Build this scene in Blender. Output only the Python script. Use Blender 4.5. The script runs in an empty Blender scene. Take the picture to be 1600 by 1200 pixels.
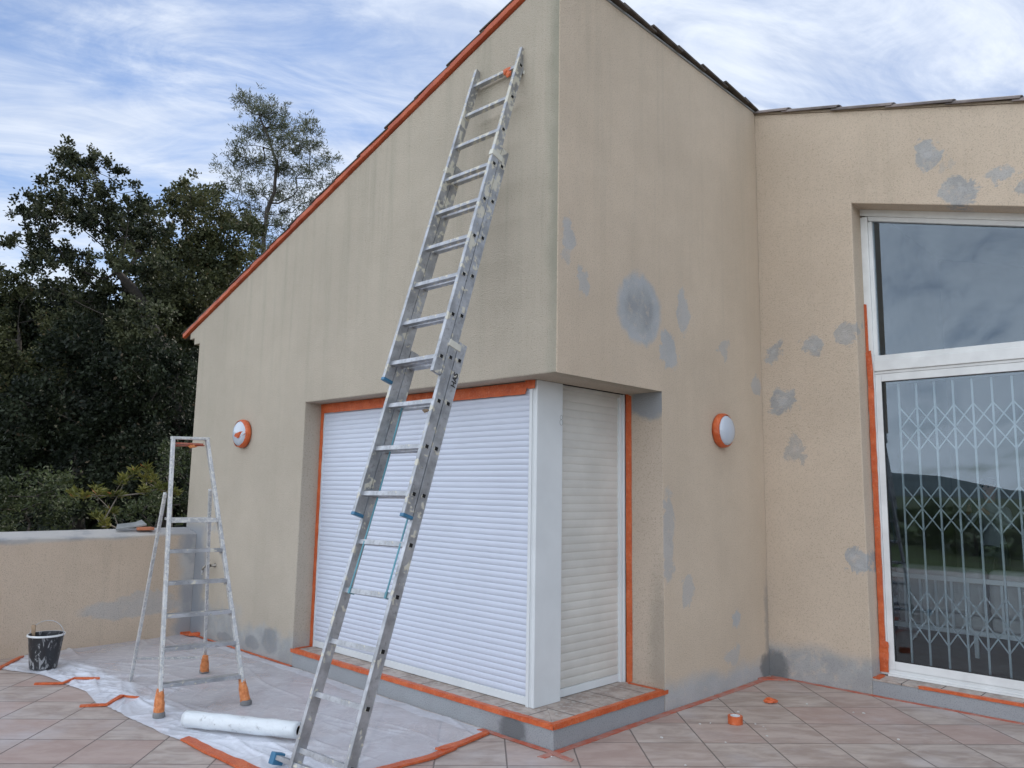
import bpy, bmesh, math, random
import numpy as np
from mathutils import Vector, Matrix
random.seed(4)
PI = math.pi
SC = bpy.context.scene
COL = SC.collection

# ---------------------------------------------------------------- camera
cam_d = bpy.data.cameras.new('camera'); cam = bpy.data.objects.new('camera', cam_d); COL.objects.link(cam)
YAW, PITCH, ROLL = 0.7675, 0.1357, 0.0170
CAM = Vector((3.2308, -3.7621, 1.5707))
F = Vector((-math.sin(YAW)*math.cos(PITCH), math.cos(YAW)*math.cos(PITCH), math.sin(PITCH)))
R0 = Vector((math.cos(YAW), math.sin(YAW), 0)); U0 = R0.cross(F)
R1 = math.cos(ROLL)*R0 + math.sin(ROLL)*U0
U1 = -math.sin(ROLL)*R0 + math.cos(ROLL)*U0
m = Matrix((R1, U1, -F)).transposed().to_4x4(); m.translation = CAM
cam.matrix_world = m
cam_d.sensor_width = 36; cam_d.lens = 27.158; cam_d.clip_end = 12000; cam_d.clip_start = 0.05
SC.camera = cam

# ---------------------------------------------------------------- light
SUN_EL, SUN_AZ = math.radians(37), math.radians(-9)       # azimuth measured from +Y towards +X
sd = bpy.data.lights.new('sun', 'SUN'); sd.energy = 2.0; sd.angle = math.radians(0.6); sd.color = (1, .93, .82)
so = bpy.data.objects.new('sun', sd); COL.objects.link(so)
sdir = Vector((math.sin(SUN_AZ)*math.cos(SUN_EL), math.cos(SUN_AZ)*math.cos(SUN_EL), math.sin(SUN_EL)))
so.rotation_euler = sdir.to_track_quat('Z', 'Y').to_euler()
so.location = (0, 0, 30)

SC.view_settings.view_transform = 'Standard'; SC.view_settings.look = 'None'
SC.view_settings.exposure = 0.76; SC.view_settings.gamma = 1
W = bpy.data.worlds.new('World'); SC.world = W; W.use_nodes = True

class NT:
    """tiny node-expression helper"""
    def __init__(s, tree):
        s.t = tree; s.n = tree.nodes; s.l = tree.links
    def node(s, typ, **kw):
        n = s.n.new(typ)
        for k, v in kw.items(): setattr(n, k, v)
        return n
    def put(s, sock, v):
        if v is None: return
        if isinstance(v, bpy.types.NodeSocket): s.l.new(v, sock)
        else:
            try: sock.default_value = v
            except Exception: sock.default_value = (*v, 1)
    def math(s, op, a, b=None, c=None, clamp=False):
        n = s.node('ShaderNodeMath', operation=op, use_clamp=clamp)
        s.put(n.inputs[0], a); s.put(n.inputs[1], b)
        if c is not None: s.put(n.inputs[2], c)
        return n.outputs[0]
    def vmath(s, op, a, b=None, out=0):
        n = s.node('ShaderNodeVectorMath', operation=op)
        s.put(n.inputs[0], a)
        if op == 'SCALE': s.put(n.inputs[3], b)
        elif b is not None: s.put(n.inputs[1], b)
        return n.outputs[out]
    def mix(s, f, a, b, mode='MIX'):
        n = s.node('ShaderNodeMix', data_type='RGBA', blend_type=mode)
        s.put(n.inputs[0], f); s.put(n.inputs[6], a); s.put(n.inputs[7], b)
        return n.outputs[2]
    def noise(s, vec, scale, detail=4, rough=.55, dist=0, col=False):
        n = s.node('ShaderNodeTexNoise'); s.put(n.inputs['Vector'], vec)
        n.inputs['Scale'].default_value = scale; n.inputs['Detail'].default_value = detail
        n.inputs['Roughness'].default_value = rough; n.inputs['Distortion'].default_value = dist
        return n.outputs[1 if col else 0]
    def voro(s, vec, scale, feature='F1'):
        n = s.node('ShaderNodeTexVoronoi', feature=feature); s.put(n.inputs['Vector'], vec)
        n.inputs['Scale'].default_value = scale
        return n.outputs[0]
    def mapr(s, v, a, b, c=0., d=1., smooth=True):
        n = s.node('ShaderNodeMapRange', interpolation_type='SMOOTHSTEP' if smooth else 'LINEAR')
        s.put(n.inputs[0], v)
        for i, q in enumerate((a, b, c, d)): n.inputs[i+1].default_value = q
        return n.outputs[0]
    def sep(s, v):
        n = s.node('ShaderNodeSeparateXYZ'); s.put(n.inputs[0], v); return n.outputs
    def comb(s, x, y, z):
        n = s.node('ShaderNodeCombineXYZ'); s.put(n.inputs[0], x); s.put(n.inputs[1], y); s.put(n.inputs[2], z); return n.outputs[0]
    def pos(s):
        return s.node('ShaderNodeNewGeometry').outputs['Position']
    def obj(s):
        return s.node('ShaderNodeTexCoord').outputs['Object']
    def bump(s, h, dist, strength=1.0, normal=None):
        n = s.node('ShaderNodeBump'); n.inputs['Strength'].default_value = strength
        n.inputs['Distance'].default_value = dist; s.put(n.inputs['Height'], h)
        if normal is not None: s.put(n.inputs['Normal'], normal)
        return n.outputs[0]

# world : Nishita sky seen through procedural cirrus
nt = NT(W.node_tree)
bg = W.node_tree.nodes['Background']
sky = nt.node('ShaderNodeTexSky', sky_type='NISHITA'); sky.sun_disc = False
sky.sun_elevation = SUN_EL; sky.sun_rotation = SUN_AZ; sky.air_density = 1.0; sky.dust_density = .6; sky.ozone_density = 2.5
dirv = nt.node('ShaderNodeTexCoord').outputs['Generated']
dx, dy, dz = nt.sep(dirv)
zz = nt.math('ADD', nt.math('MAXIMUM', dz, 0.0), 0.22)
px = nt.math('DIVIDE', dx, zz); py = nt.math('DIVIDE', dy, zz)
# streak axis
ca, sa = math.cos(math.radians(62)), math.sin(math.radians(62))
sx = nt.math('ADD', nt.math('MULTIPLY', px, ca), nt.math('MULTIPLY', py, sa))
sy = nt.math('SUBTRACT', nt.math('MULTIPLY', py, ca), nt.math('MULTIPLY', px, sa))
cv = nt.comb(nt.math('MULTIPLY', sx, .8), nt.math('MULTIPLY', sy, 1.9), 0)
n1 = nt.noise(cv, 1.5, 9, .60, 1.1)
n2 = nt.noise(nt.comb(px, py, 3.3), 1.6, 5, .55, .5)
n3 = nt.noise(nt.vmath('ADD', cv, (7.1, 2.2, 0)), 3.4, 8, .66, 1.4)
cl = nt.math('ADD', nt.math('MULTIPLY', n1, .55), nt.math('ADD', nt.math('MULTIPLY', n2, .30), nt.math('MULTIPLY', n3, .30)))
# more veil to the right (near the sun) and behind the camera
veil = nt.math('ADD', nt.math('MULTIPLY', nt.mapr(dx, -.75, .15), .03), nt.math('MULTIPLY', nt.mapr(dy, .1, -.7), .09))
cmask = nt.mapr(nt.math('ADD', cl, veil), .43, .73, .09, .95)
sunv = nt.vmath('DOT_PRODUCT', dirv, tuple(sdir), out=1)
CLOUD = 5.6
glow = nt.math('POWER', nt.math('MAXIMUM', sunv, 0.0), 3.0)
cb = nt.math('ADD', nt.math('MULTIPLY', glow, .3), nt.math('MULTIPLY', nt.mapr(dy, .1, -.7), nt.math('ADD', 6.0, nt.math('MULTIPLY', nt.mapr(dz, .40, .02), 4.0))))  # clouds behind the camera boosted, added fill for the shaded walls
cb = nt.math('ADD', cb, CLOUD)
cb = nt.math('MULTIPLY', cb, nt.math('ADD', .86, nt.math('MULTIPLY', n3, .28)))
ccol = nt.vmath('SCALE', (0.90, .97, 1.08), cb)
skyc = nt.mix(1.0, sky.outputs[0], (.90, .95, 1.06, 1), 'MULTIPLY')
# fixed blue blended in near the sun to hold the sky's brightness down
skyc = nt.mix(nt.mapr(sunv, .55, .98, 0, .9), skyc, (1.35, 2.15, 3.9, 1))
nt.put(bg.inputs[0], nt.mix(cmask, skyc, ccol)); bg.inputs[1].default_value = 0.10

# ---------------------------------------------------------------- materials
MATS = {}
def material(name):
    mt = bpy.data.materials.new(name); mt.use_nodes = True
    k = NT(mt.node_tree); b = mt.node_tree.nodes['Principled BSDF']; MATS[name] = mt
    return mt, k, b

def mk(name, colr, rough=.6, metal=0., var=.12, vscale=6., bump=0., bscale=60., spec=.5, coat=0.):
    mt, k, b = material(name)
    p = k.obj(); n = k.noise(p, vscale, 5)
    hi = tuple(min(1, c*(1+var)) for c in colr); lo = tuple(c*(1-var) for c in colr)
    k.put(b.inputs['Base Color'], k.mix(k.mapr(n, .3, .7), (*lo, 1), (*hi, 1)))
    k.put(b.inputs['Roughness'], k.mapr(n, .2, .8, max(0, rough-.08), min(1, rough+.1)))
    b.inputs['Metallic'].default_value = metal
    b.inputs['Specular IOR Level'].default_value = spec
    if bump: k.put(b.inputs['Normal'], k.bump(k.noise(p, bscale, 4), bump))
    return mt

def stucco(name, plane, base, patches, base_band, extra=None, algae=0.3, band_noise=.3):
    """render coat. plane 'x' = wall seen along x (coords y,z), 'y' = wall in the xz plane.
    patches: (u, z, ru, rz, strength). base_band: list of (u0,u1,height) cement strips at the foot."""
    mt, k, b = material(name)
    P = k.pos(); x, y, z = k.sep(P)
    u = x if plane == 'y' else y
    uz = k.comb(u, z, 0)
    big = k.noise(P, .9, 5, .6); mid = k.noise(P, 5, 4, .6)
    fine = k.noise(P, 130, 2, .6); grit = k.noise(P, 105, 4, .75)
    stre = k.noise(k.comb(k.math('MULTIPLY', x, 7.5), k.math('MULTIPLY', y, 7.5), k.math('MULTIPLY', z, .35)), 1, 6, .65)
    stre2 = k.noise(k.comb(k.math('MULTIPLY', x, 26), k.math('MULTIPLY', y, 26), k.math('MULTIPLY', z, .9)), 1, 4, .6)
    c = k.mix(k.mapr(big, .3, .7), tuple(v*.93 for v in base)+(1,), tuple(min(1, v*1.05) for v in base)+(1,))
    c = k.mix(k.math('MULTIPLY', k.mapr(mid, .35, .7), .20), c, (base[0]*.86, base[1]*.84, base[2]*.80, 1))
    # algae / dirt streaks, stronger towards the top
    top = k.mapr(z, 1.2, 4.6)
    al = k.math('MULTIPLY', k.mapr(k.math('ADD', k.math('MULTIPLY', stre, .7), k.math('MULTIPLY', stre2, .3)), .46, .68), k.math('MULTIPLY', k.math('ADD', top, .25), algae))
    c = k.mix(al, c, (.21, .215, .165, 1))
    # pits of the coarse render
    pit = k.mapr(k.noise(P, 105, 3, .75), .53, .65, 0, .50)
    c = k.mix(pit, c, (base[0]*.45, base[1]*.43, base[2]*.40, 1))
    mask = 0.0; lite = 0.0
    dn = k.vmath('SCALE', k.vmath('SUBTRACT', k.noise(P, 6, 3, .55, 1.2, col=True), (.5, .5, .5)), .26)
    dn = k.vmath('ADD', dn, k.vmath('SCALE', k.vmath('SUBTRACT', k.noise(P, 38, 5, .75, col=True), (.5, .5, .5)), .085))
    duz = k.vmath('ADD', uz, k.comb(k.sep(dn)[0], k.sep(dn)[1], 0)) if plane == 'x' else k.vmath('ADD', uz, k.comb(k.sep(dn)[2], k.sep(dn)[0], 0))
    for (pu, pz, ru, rz, st) in patches:
        dz_ = k.vmath('ADD', uz, k.vmath('SCALE', k.vmath('SUBTRACT', duz, uz), .45)) if ru > .2 else duz
        d = k.vmath('LENGTH', k.vmath('MULTIPLY', k.vmath('SUBTRACT', dz_, (pu, pz, 0)), (1/ru, 1/rz, 0)), out=1)
        mask = k.math('MAXIMUM', mask, k.math('MULTIPLY', k.mapr(d, 1.10, .84), st))
        lite = k.math('MAXIMUM', lite, k.math('MULTIPLY', k.mapr(d, .50, .75), .42) if ru > .2 else k.mapr(d, .55, .10, 0, .45))
    wob = k.math('MULTIPLY', k.math('SUBTRACT', k.noise(P, 2.3, 5, .6), .5), band_noise*2)
    for (a0, a1, hh) in base_band:
        inb = k.math('MULTIPLY', k.mapr(u, a0-.10, a0+.10), k.mapr(u, a1+.10, a1-.10))
        e = k.math('ADD', z, wob)
        mask = k.math('MAXIMUM', mask, k.math('MULTIPLY', k.mapr(e, hh+.08, hh-.06, 0, .88), inb))
    gray = k.mix(k.mapr(k.noise(P, 4, 4), .35, .65), (.29, .315, .335, 1), (.39, .41, .425, 1))
    gray = k.mix(k.mapr(k.noise(P, 13, 5, .7), .50, .72, 0, .55), gray, tuple(v*1.02 for v in base)+(1,))
    gray = k.mix(lite, gray, (.50, .53, .56, 1))
    gray = k.mix(k.math('MULTIPLY', pit, .6), gray, (.15, .15, .16, 1))
    c = k.mix(k.math('MULTIPLY', mask, .9), c, gray)
    if extra: c = extra(k, c, x, y, z, P)
    k.put(b.inputs['Base Color'], c); b.inputs['Roughness'].default_value = .93
    b.inputs['Specular IOR Level'].default_value = .2
    h = k.math('ADD', k.math('MULTIPLY', grit, 1.0), k.math('MULTIPLY', fine, .45))
    k.put(b.inputs['Normal'], k.bump(h, .0075, .9))
    return mt

def spot(k, c, plane, x, y, z, P, pu, pz, ru, rz, colr, st=.8, edge=(1.1, .7)):
    u = x if plane == 'y' else y
    d = k.vmath('LENGTH', k.vmath('MULTIPLY', k.vmath('SUBTRACT', k.comb(u, z, 0), (pu, pz, 0)), (1/ru, 1/rz, 0)), out=1)
    d = k.math('ADD', d, k.math('MULTIPLY', k.math('SUBTRACT', k.noise(P, 9, 5, .6), .5), .9))
    return k.mix(k.mapr(d, edge[0], edge[1], 0, st), c, colr)

def exA(k, c, x, y, z, P):
    # grey corner band next to the parapet and a dark streak along the building corner
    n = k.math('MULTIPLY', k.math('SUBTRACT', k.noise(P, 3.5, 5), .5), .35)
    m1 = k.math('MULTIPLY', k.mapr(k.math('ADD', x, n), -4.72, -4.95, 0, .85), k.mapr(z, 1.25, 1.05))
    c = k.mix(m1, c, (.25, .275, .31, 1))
    m2 = k.math('MULTIPLY', k.mapr(k.math('ADD', x, k.math('MULTIPLY', n, .5)), -.13, -.01, 0, .55), k.mapr(z, 2.4, 3.2, .5, 1))
    c = k.mix(m2, c, (.21, .225, .17, 1))
    for q in ((-3.42, .16, .16, .12), (-3.75, .10, .14, .07), (-4.3, .07, .2, .05)):
        c = spot(k, c, 'y', x, y, z, P, *q, (.17, .185, .20, 1), .45)
    return c
def exB(k, c, x, y, z, P):
    c = spot(k, c, 'x', x, y, z, P, 2.9, .08, .19, .13, (.12, .13, .135, 1), .7)
    c = spot(k, c, 'x', x, y, z, P, 2.95, .45, .14, .5, (.24, .24, .24, 1), .5)
    return c
def exC(k, c, x, y, z, P):
    c = spot(k, c, 'y', x, y, z, P, 0.02, .09, .17, .16, (.12, .13, .135, 1), .7)
    return c
def exJ(k, c, x, y, z, P):
    c = spot(k, c, 'y', x, y, z, P, -.12, 2.26, .20, .15, (.27, .29, .31, 1), .9)
    c = spot(k, c, 'y', x, y, z, P, -.03, .40, .12, .70, (.24, .22, .18, 1), .45, (1.3, .3))
    return c

stucco('stucco_a', 'y', (.485, .43, .35), [(-4.75, 1.12, .16, .05, .5)], [(-5.4, -4.0, .34), (-4.1, -3.0, .26)], exA, algae=.20)  # greyer than the side wall: difference in light colour painted into the base
PB = [(.122,3.278,.07,.13,.75),(.097,3.116,.06,.05,.5),(.276,3.008,.06,.10,.7),(.948,2.92,.29,.28,1.),(1.548,3.003,.095,.19,.75),(1.344,2.661,.12,.15,.85),
      (2.201,2.794,.09,.09,.6),(2.775,2.54,.09,.10,.7),(1.299,1.243,.09,.36,.65),(1.559,.83,.09,.11,.6),(2.323,.531,.07,.10,.85),(2.245,.25,.12,.07,.6)]
stucco('stucco_b', 'x', (.62, .515, .40), PB, [(1.1, 2.95, .155)], exB, algae=.10, band_noise=.14)
PC = [(.116,2.851,.08,.11,.8),(.471,2.851,.09,.1,.8),(.77,2.951,.08,.11,.7),(.204,2.391,.12,.13,.85),(.284,1.953,.10,.13,.6),(.79,1.021,.10,.10,.9),
      (1.48,4.343,.11,.12,.85),(1.703,3.967,.12,.12,.85),(1.992,4.034,.10,.06,.75),(2.122,3.906,.06,.07,.75),(1.6,4.2,.05,.05,.3),(2.5,4.1,.2,.12,.6)]
stucco('stucco_c', 'y', (.61, .505, .395), PC, [(-.2, .95, .26), (4.2, 7, .25)], exC, algae=.08, band_noise=.10)
stucco('stucco_jamb', 'y', (.55, .46, .37), [], [], exJ, algae=.15)
stucco('stucco_parapet', 'x', (.60, .49, .385), [(-.62, .33, .52, .10, .6), (-.5, .42, .30, .07, .5), (-2.8, .85, .25, .12, .2)], [],
       lambda k, c, x, y, z, P: k.mix(k.math('MAXIMUM', k.math('MULTIPLY', k.mapr(k.math('ADD', y, k.math('MULTIPLY', k.noise(P, 4, 4), .25)), -.12, .02, 0, .8), 1.0),
             k.mapr(k.math('ADD', z, k.math('MULTIPLY', k.noise(P, 1.6, 4), .10)), 1.045, 1.09, 0, .8)), c, k.mix(k.mapr(k.noise(P, 3, 4), .4, .6), (.30, .325, .36, 1), (.50, .50, .49, 1))), algae=.35)
stucco('cement', 'y', (.35, .365, .38), [], [], lambda k, c, x, y, z, P: spot(k, c, 'y', x, y, z, P, -.34, .05, .13, .10, (.12, .125, .13, 1), .8), algae=.0)
stucco('stucco_plain', 'y', (.45, .37, .29), [], [], None)

# floor tiles : square stone-look tiles laid at 45 degrees to the walls
def tile_mat(name, origin, ang, size, joint=.0028, both=True, hazy=1.0):
    mt, k, b = material(name)
    P = k.pos(); x, y, z = k.sep(P)
    x0 = k.math('SUBTRACT', x, origin[0]); y0 = k.math('SUBTRACT', y, origin[1])
    c_, s_ = math.cos(ang), math.sin(ang)
    u = k.math('DIVIDE', k.math('ADD', k.math('MULTIPLY', x0, c_), k.math('MULTIPLY', y0, s_)), size)
    v = k.math('DIVIDE', k.math('SUBTRACT', k.math('MULTIPLY', y0, c_), k.math('MULTIPLY', x0, s_)), size)
    fu = k.math('ABSOLUTE', k.math('SUBTRACT', k.math('FRACT', k.math('ADD', u, .5)), .5))
    fv = k.math('ABSOLUTE', k.math('SUBTRACT', k.math('FRACT', k.math('ADD', v, .5)), .5))
    w = k.math('MULTIPLY', k.math('SUBTRACT', k.noise(P, 14, 3), .5), .004)
    e = k.math('MINIMUM', fu, fv)
    g = k.mapr(k.math('ADD', e, w), joint/size, joint/size*2.1, 1, 0)
    wn = k.node('ShaderNodeTexWhiteNoise', noise_dimensions='2D')
    k.put(wn.inputs[0], k.comb(k.math('FLOOR', u), k.math('FLOOR', v), 0))
    rnd = wn.outputs[0]; rc = wn.outputs[1]
    q = k.vmath('ADD', k.comb(k.math('MULTIPLY', u, .75), k.math('MULTIPLY', v, 1.7), 0), k.vmath('SCALE', rc, 9.0))
    st = k.noise(q, 2.0, 7, .62, .5); st2 = k.noise(q, 6, 5, .6)
    c = k.mix(k.mapr(st, .35, .68), (.33, .262, .225, 1), (.49, .42, .37, 1))
    c = k.mix(k.math('MULTIPLY', k.mapr(st2, .45, .7), .3), c, (.52, .47, .45, 1))
    c = k.mix(k.math('MULTIPLY', k.mapr(rnd, .2, 1.0), .55), c, (.42, .285, .245, 1))
    hz = k.noise(P, 1.1, 6, .62)
    c = k.mix(k.math('MULTIPLY', k.mapr(hz, .5, .74), .5*hazy), c, (.54, .53, .55, 1))
    sp = k.mapr(k.noise(P, 38, 4, .7), .67, .74, 0, .55)
    c = k.mix(k.math('MULTIPLY', sp, k.mapr(k.noise(P, 2.6, 2), .45, .65)), c, (.56, .56, .55, 1))
    c = k.mix(k.math('MULTIPLY', g, .85), c, (.13, .11, .10, 1))
    k.put(b.inputs['Base Color'], c)
    k.put(b.inputs['Roughness'], k.mapr(st2, .3, .7, .50, .72))
    hh = k.math('SUBTRACT', k.math('MULTIPLY', st2, .25), k.math('MULTIPLY', g, 1.0))
    k.put(b.inputs['Normal'], k.bump(hh, .003, .8))
    return mt
tile_mat('terrace_tile', (.834, 1.714), math.atan2(.3025, .2915), .420)
tile_mat('sill_tile_a', (-.257, .05), 0, .267, joint=.003, hazy=1.5)
def sill_mat():
    # single row tiles along x or y, joints every .267
    for nm, ax, o in (('sill_tile_front', 0, -.25), ('sill_tile_side', 1, .262)):
        mt, k, b = material(nm); P = k.pos(); s = k.sep(P)[ax]
        u = k.math('DIVIDE', k.math('SUBTRACT', s, o), .267)
        fu = k.math('ABSOLUTE', k.math('SUBTRACT', k.math('FRACT', k.math('ADD', u, .5)), .5))
        g = k.mapr(fu, .011, .02, 1, 0)
        n = k.noise(P, 9, 6, .65); n2 = k.noise(P, 30, 5, .65)
        c = k.mix(k.mapr(n, .35, .65), (.30, .24, .205, 1), (.47, .40, .35, 1))
        c = k.mix(k.mapr(n2, .5, .68, 0, .7), c, (.48, .46, .43, 1))
        c = k.mix(g, c, (.09, .08, .075, 1))
        k.put(b.inputs['Base Color'], c); b.inputs['Roughness'].default_value = .7
        k.put(b.inputs['Normal'], k.bump(k.math('SUBTRACT', k.math('MULTIPLY', n2, .4), g), .003))
sill_mat()

def metal_paint():
    # weathered aluminium with plaster / paint splashes
    mt, k, b = material('aluminium'); P = k.obj()
    n = k.noise(P, 9, 5, .6); n2 = k.noise(P, 34, 5, .65)
    c = k.mix(k.mapr(n, .3, .7), (.32, .33, .345, 1), (.52, .535, .56, 1))
    c = k.mix(k.mapr(n2, .56, .66, 0, .5), c, (.24, .235, .23, 1))
    z = k.sep(k.pos())[2]
    sp = k.mapr(k.math('ADD', k.noise(P, 17, 5, .6), k.math('MULTIPLY', k.mapr(z, 2.2, 4.2), .10)), .585, .63)
    c = k.mix(k.math('MULTIPLY', sp, .85), c, (.60, .57, .47, 1))
    k.put(b.inputs['Base Color'], c)
    k.put(b.inputs['Metallic'], k.math('SUBTRACT', .8, k.math('MULTIPLY', sp, .75)))
    k.put(b.inputs['Roughness'], k.mapr(n2, .3, .7, .38, .6))
    k.put(b.inputs['Normal'], k.bump(k.math('ADD', n2, sp), .0012))
    mt, k, b = material('painted_aluminium'); P = k.obj()
    n = k.noise(P, 12, 5, .6); n2 = k.noise(P, 45, 5, .7)
    c = k.mix(k.mapr(n, .3, .7), (.42, .43, .44, 1), (.60, .61, .61, 1))
    sp = k.mapr(n2, .50, .57)
    c = k.mix(k.math('MULTIPLY', sp, .8), c, (.66, .65, .60, 1))
    c = k.mix(k.mapr(k.noise(P, 60, 4, .7), .60, .66, 0, .7), c, (.17, .15, .14, 1))
    k.put(b.inputs['Base Color'], c); k.put(b.inputs['Metallic'], k.math('SUBTRACT', .55, k.math('MULTIPLY', sp, .5)))
    b.inputs['Roughness'].default_value = .5
    k.put(b.inputs['Normal'], k.bump(n2, .0015))
metal_paint()

def tape_mat():
    mt, k, b = material('orange_tape'); P = k.obj()
    n = k.noise(P, 11, 5, .6); n2 = k.noise(P, 60, 3, .6)
    c = k.mix(k.mapr(n, .3, .7), (.50, .082, .017, 1), (.64, .135, .036, 1))
    c = k.mix(k.mapr(n2, .54, .66, 0, .45), c, (.66, .24, .13, 1))
    k.put(b.inputs['Base Color'], c); b.inputs['Roughness'].default_value = .42
    k.put(b.inputs['Normal'], k.bump(k.noise(P, 22, 5, .7, 1.5), .012, .8))
    mt, k, b = material('roof_tape'); P = k.obj(); n = k.noise(P, 6, 5, .6)
    k.put(b.inputs['Base Color'], k.mix(k.mapr(n, .35, .65), (.36, .055, .014, 1), (.52, .10, .028, 1))); b.inputs['Roughness'].default_value = .5
    k.put(b.inputs['Normal'], k.bump(k.noise(P, 20, 4), .008, .6))
    mt, k, b = material('faded_tape'); P = k.obj()
    n = k.noise(P, 7, 6, .65)
    c = k.mix(k.mapr(n, .4, .62), (.46, .10, .05, 1), (.42, .21, .17, 1))
    k.put(b.inputs['Base Color'], c); b.inputs['Roughness'].default_value = .55
    mt, k, b = material('boot_tape'); P = k.obj()
    n = k.noise(P, 30, 5, .6)
    c = k.mix(k.mapr(n, .35, .65), (.50, .15, .04, 1), (.70, .26, .09, 1))
    c = k.mix(k.mapr(k.noise(P, 55, 4, .7), .63, .68, 0, .7), c, (.62, .56, .5, 1))
    k.put(b.inputs['Base Color'], c); b.inputs['Roughness'].default_value = .6
    k.put(b.inputs['Normal'], k.bump(k.noise(k.comb(0, 0, k.sep(P)[2]), 70, 3), .012, .7))
tape_mat()

def film_mat():
    mt, k, b = material('plastic_film'); P = k.pos()
    n = k.noise(P, 2.2, 6, .6, 1.0); n2 = k.noise(P, 8, 6, .6, 1.6)
    cr = k.math('ABSOLUTE', k.math('SUBTRACT', k.noise(P, 3.6, 4, .5, 1.8), .5))
    cr2 = k.math('ABSOLUTE', k.math('SUBTRACT', k.noise(P, 9, 3, .5, 1.2), .5))
    b.inputs['Base Color'].default_value = (.80, .83, .90, 1); b.inputs['Roughness'].default_value = .27
    h = k.math('ADD', k.math('MULTIPLY', k.mapr(cr, 0, .12, 1, 0), .35), k.math('ADD', k.math('MULTIPLY', n2, 1.0), k.math('MULTIPLY', k.mapr(cr2, 0, .08, 1, 0), .10)))
    k.put(b.inputs['Normal'], k.bump(h, .008, .30))
    at = k.node('ShaderNodeAttribute', attribute_name='fold').outputs['Fac']
    al = k.math('ADD', k.mapr(n, .3, .7, .36, .52), k.math('MULTIPLY', at, .34))
    al = k.math('ADD', al, k.mapr(cr, 0, .035, .06, 0), clamp=True)
    tr = k.node('ShaderNodeBsdfTransparent'); mx = k.node('ShaderNodeMixShader')
    k.put(mx.inputs[0], al); k.l.new(tr.outputs[0], mx.inputs[1]); k.l.new(b.outputs[0], mx.inputs[2])
    k.l.new(mx.outputs[0], mt.node_tree.nodes['Material Output'].inputs[0])
film_mat()

def glass_mat():
    mt, k, b = material('window_glass')
    gl = k.node('ShaderNodeBsdfGlossy'); gl.inputs['Roughness'].default_value = .0; gl.inputs[0].default_value = (.80, .90, 1, 1)
    tr = k.node('ShaderNodeBsdfTransparent'); tr.inputs[0].default_value = (.90, .94, .95, 1)
    fr = k.node('ShaderNodeFresnel'); fr.inputs[0].default_value = 1.5
    mx = k.node('ShaderNodeMixShader'); k.put(mx.inputs[0], k.math('MULTIPLY', fr.outputs[0], 1.65, clamp=True))
    k.l.new(tr.outputs[0], mx.inputs[1]); k.l.new(gl.outputs[0], mx.inputs[2])
    k.l.new(mx.outputs[0], mt.node_tree.nodes['Material Output'].inputs[0])
glass_mat()

def leaf_mat(name, dark, light, warm=None, trans=.22, rough=.62):
    mt, k, b = material(name)
    a = k.node('ShaderNodeAttribute', attribute_name='tint').outputs['Fac']
    c = k.mix(k.mapr(a, .1, .95), (*dark, 1), (*light, 1))
    if warm: c = k.mix(k.mapr(a, .93, .97), c, (*warm, 1))
    k.put(b.inputs['Base Color'], c); b.inputs['Roughness'].default_value = rough; b.inputs['Specular IOR Level'].default_value = .3
    tl = k.node('ShaderNodeBsdfTranslucent'); k.put(tl.inputs[0], c)
    mx = k.node('ShaderNodeMixShader'); mx.inputs[0].default_value = trans
    k.l.new(b.outputs[0], mx.inputs[1]); k.l.new(tl.outputs[0], mx.inputs[2])
    k.l.new(mx.outputs[0], mt.node_tree.nodes['Material Output'].inputs[0])
leaf_mat('oak_leaf', (.014, .022, .011), (.095, .105, .050))
leaf_mat('oak_leaf_light', (.030, .040, .016), (.105, .110, .045), (.16, .12, .06))
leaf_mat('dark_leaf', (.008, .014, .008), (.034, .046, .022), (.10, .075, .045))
leaf_mat('bush_leaf', (.014, .024, .010), (.075, .095, .038))
leaf_mat('yellow_leaf', (.06, .075, .015), (.18, .17, .040), (.32, .11, .04))
leaf_mat('pine_needle', (.07, .085, .055), (.15, .165, .105))
mk('bark', (.045, .038, .032), .9, var=.35, vscale=9, bump=.02, bscale=25)
mk('grey_stem', (.16, .14, .12), .85, var=.25)
mk('pine_bark', (.06, .05, .042), .9, var=.3, bump=.02, bscale=20)

mk('white_shutter', (.56, .60, .69), .38, var=.03, vscale=1.5)
mk('white_lacquer', (.65, .68, .69), .35, var=.04, vscale=3)
mk('ivory_slat', (.58, .57, .53), .42, var=.07, vscale=3)
mk('white_frame', (.70, .71, .70), .4, var=.08, vscale=5)
mk('rubber', (.035, .035, .035), .55)
mk('grille_metal', (.37, .40, .41), .5, metal=.0, var=.08)
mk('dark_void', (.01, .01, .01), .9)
mk('roof_tile_dark', (.075, .06, .048), .85, var=.45, vscale=7, bump=.006, bscale=40)
mk('roof_tile_grey', (.19, .16, .15), .85, var=.40, vscale=4, bump=.006, bscale=45)
mk('wood', (.35, .25, .16), .7, var=.25)
mk('grey_rubber', (.20, .20, .20), .8, var=.3, bump=.002)
mk('blue_plastic', (.04, .16, .28), .4)
mk('teal_strap', (.10, .27, .33), .6, var=.15)
mk('cream_plastic', (.58, .57, .50), .5, var=.15)
mk('sofa_cushion', (.46, .44, .42), .95, var=.08, bump=.004, bscale=90)
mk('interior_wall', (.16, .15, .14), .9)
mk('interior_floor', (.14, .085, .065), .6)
mk('brass', (.26, .24, .21), .32, metal=.9, var=.3, vscale=30)
mk('terracotta', (.45, .17, .09), .85, var=.2)
mk('slate', (.25, .26, .26), .85, var=.2)
mk('roll_plastic', (.74, .77, .78), .35, var=.05, vscale=12, bump=.004, bscale=30)
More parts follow.
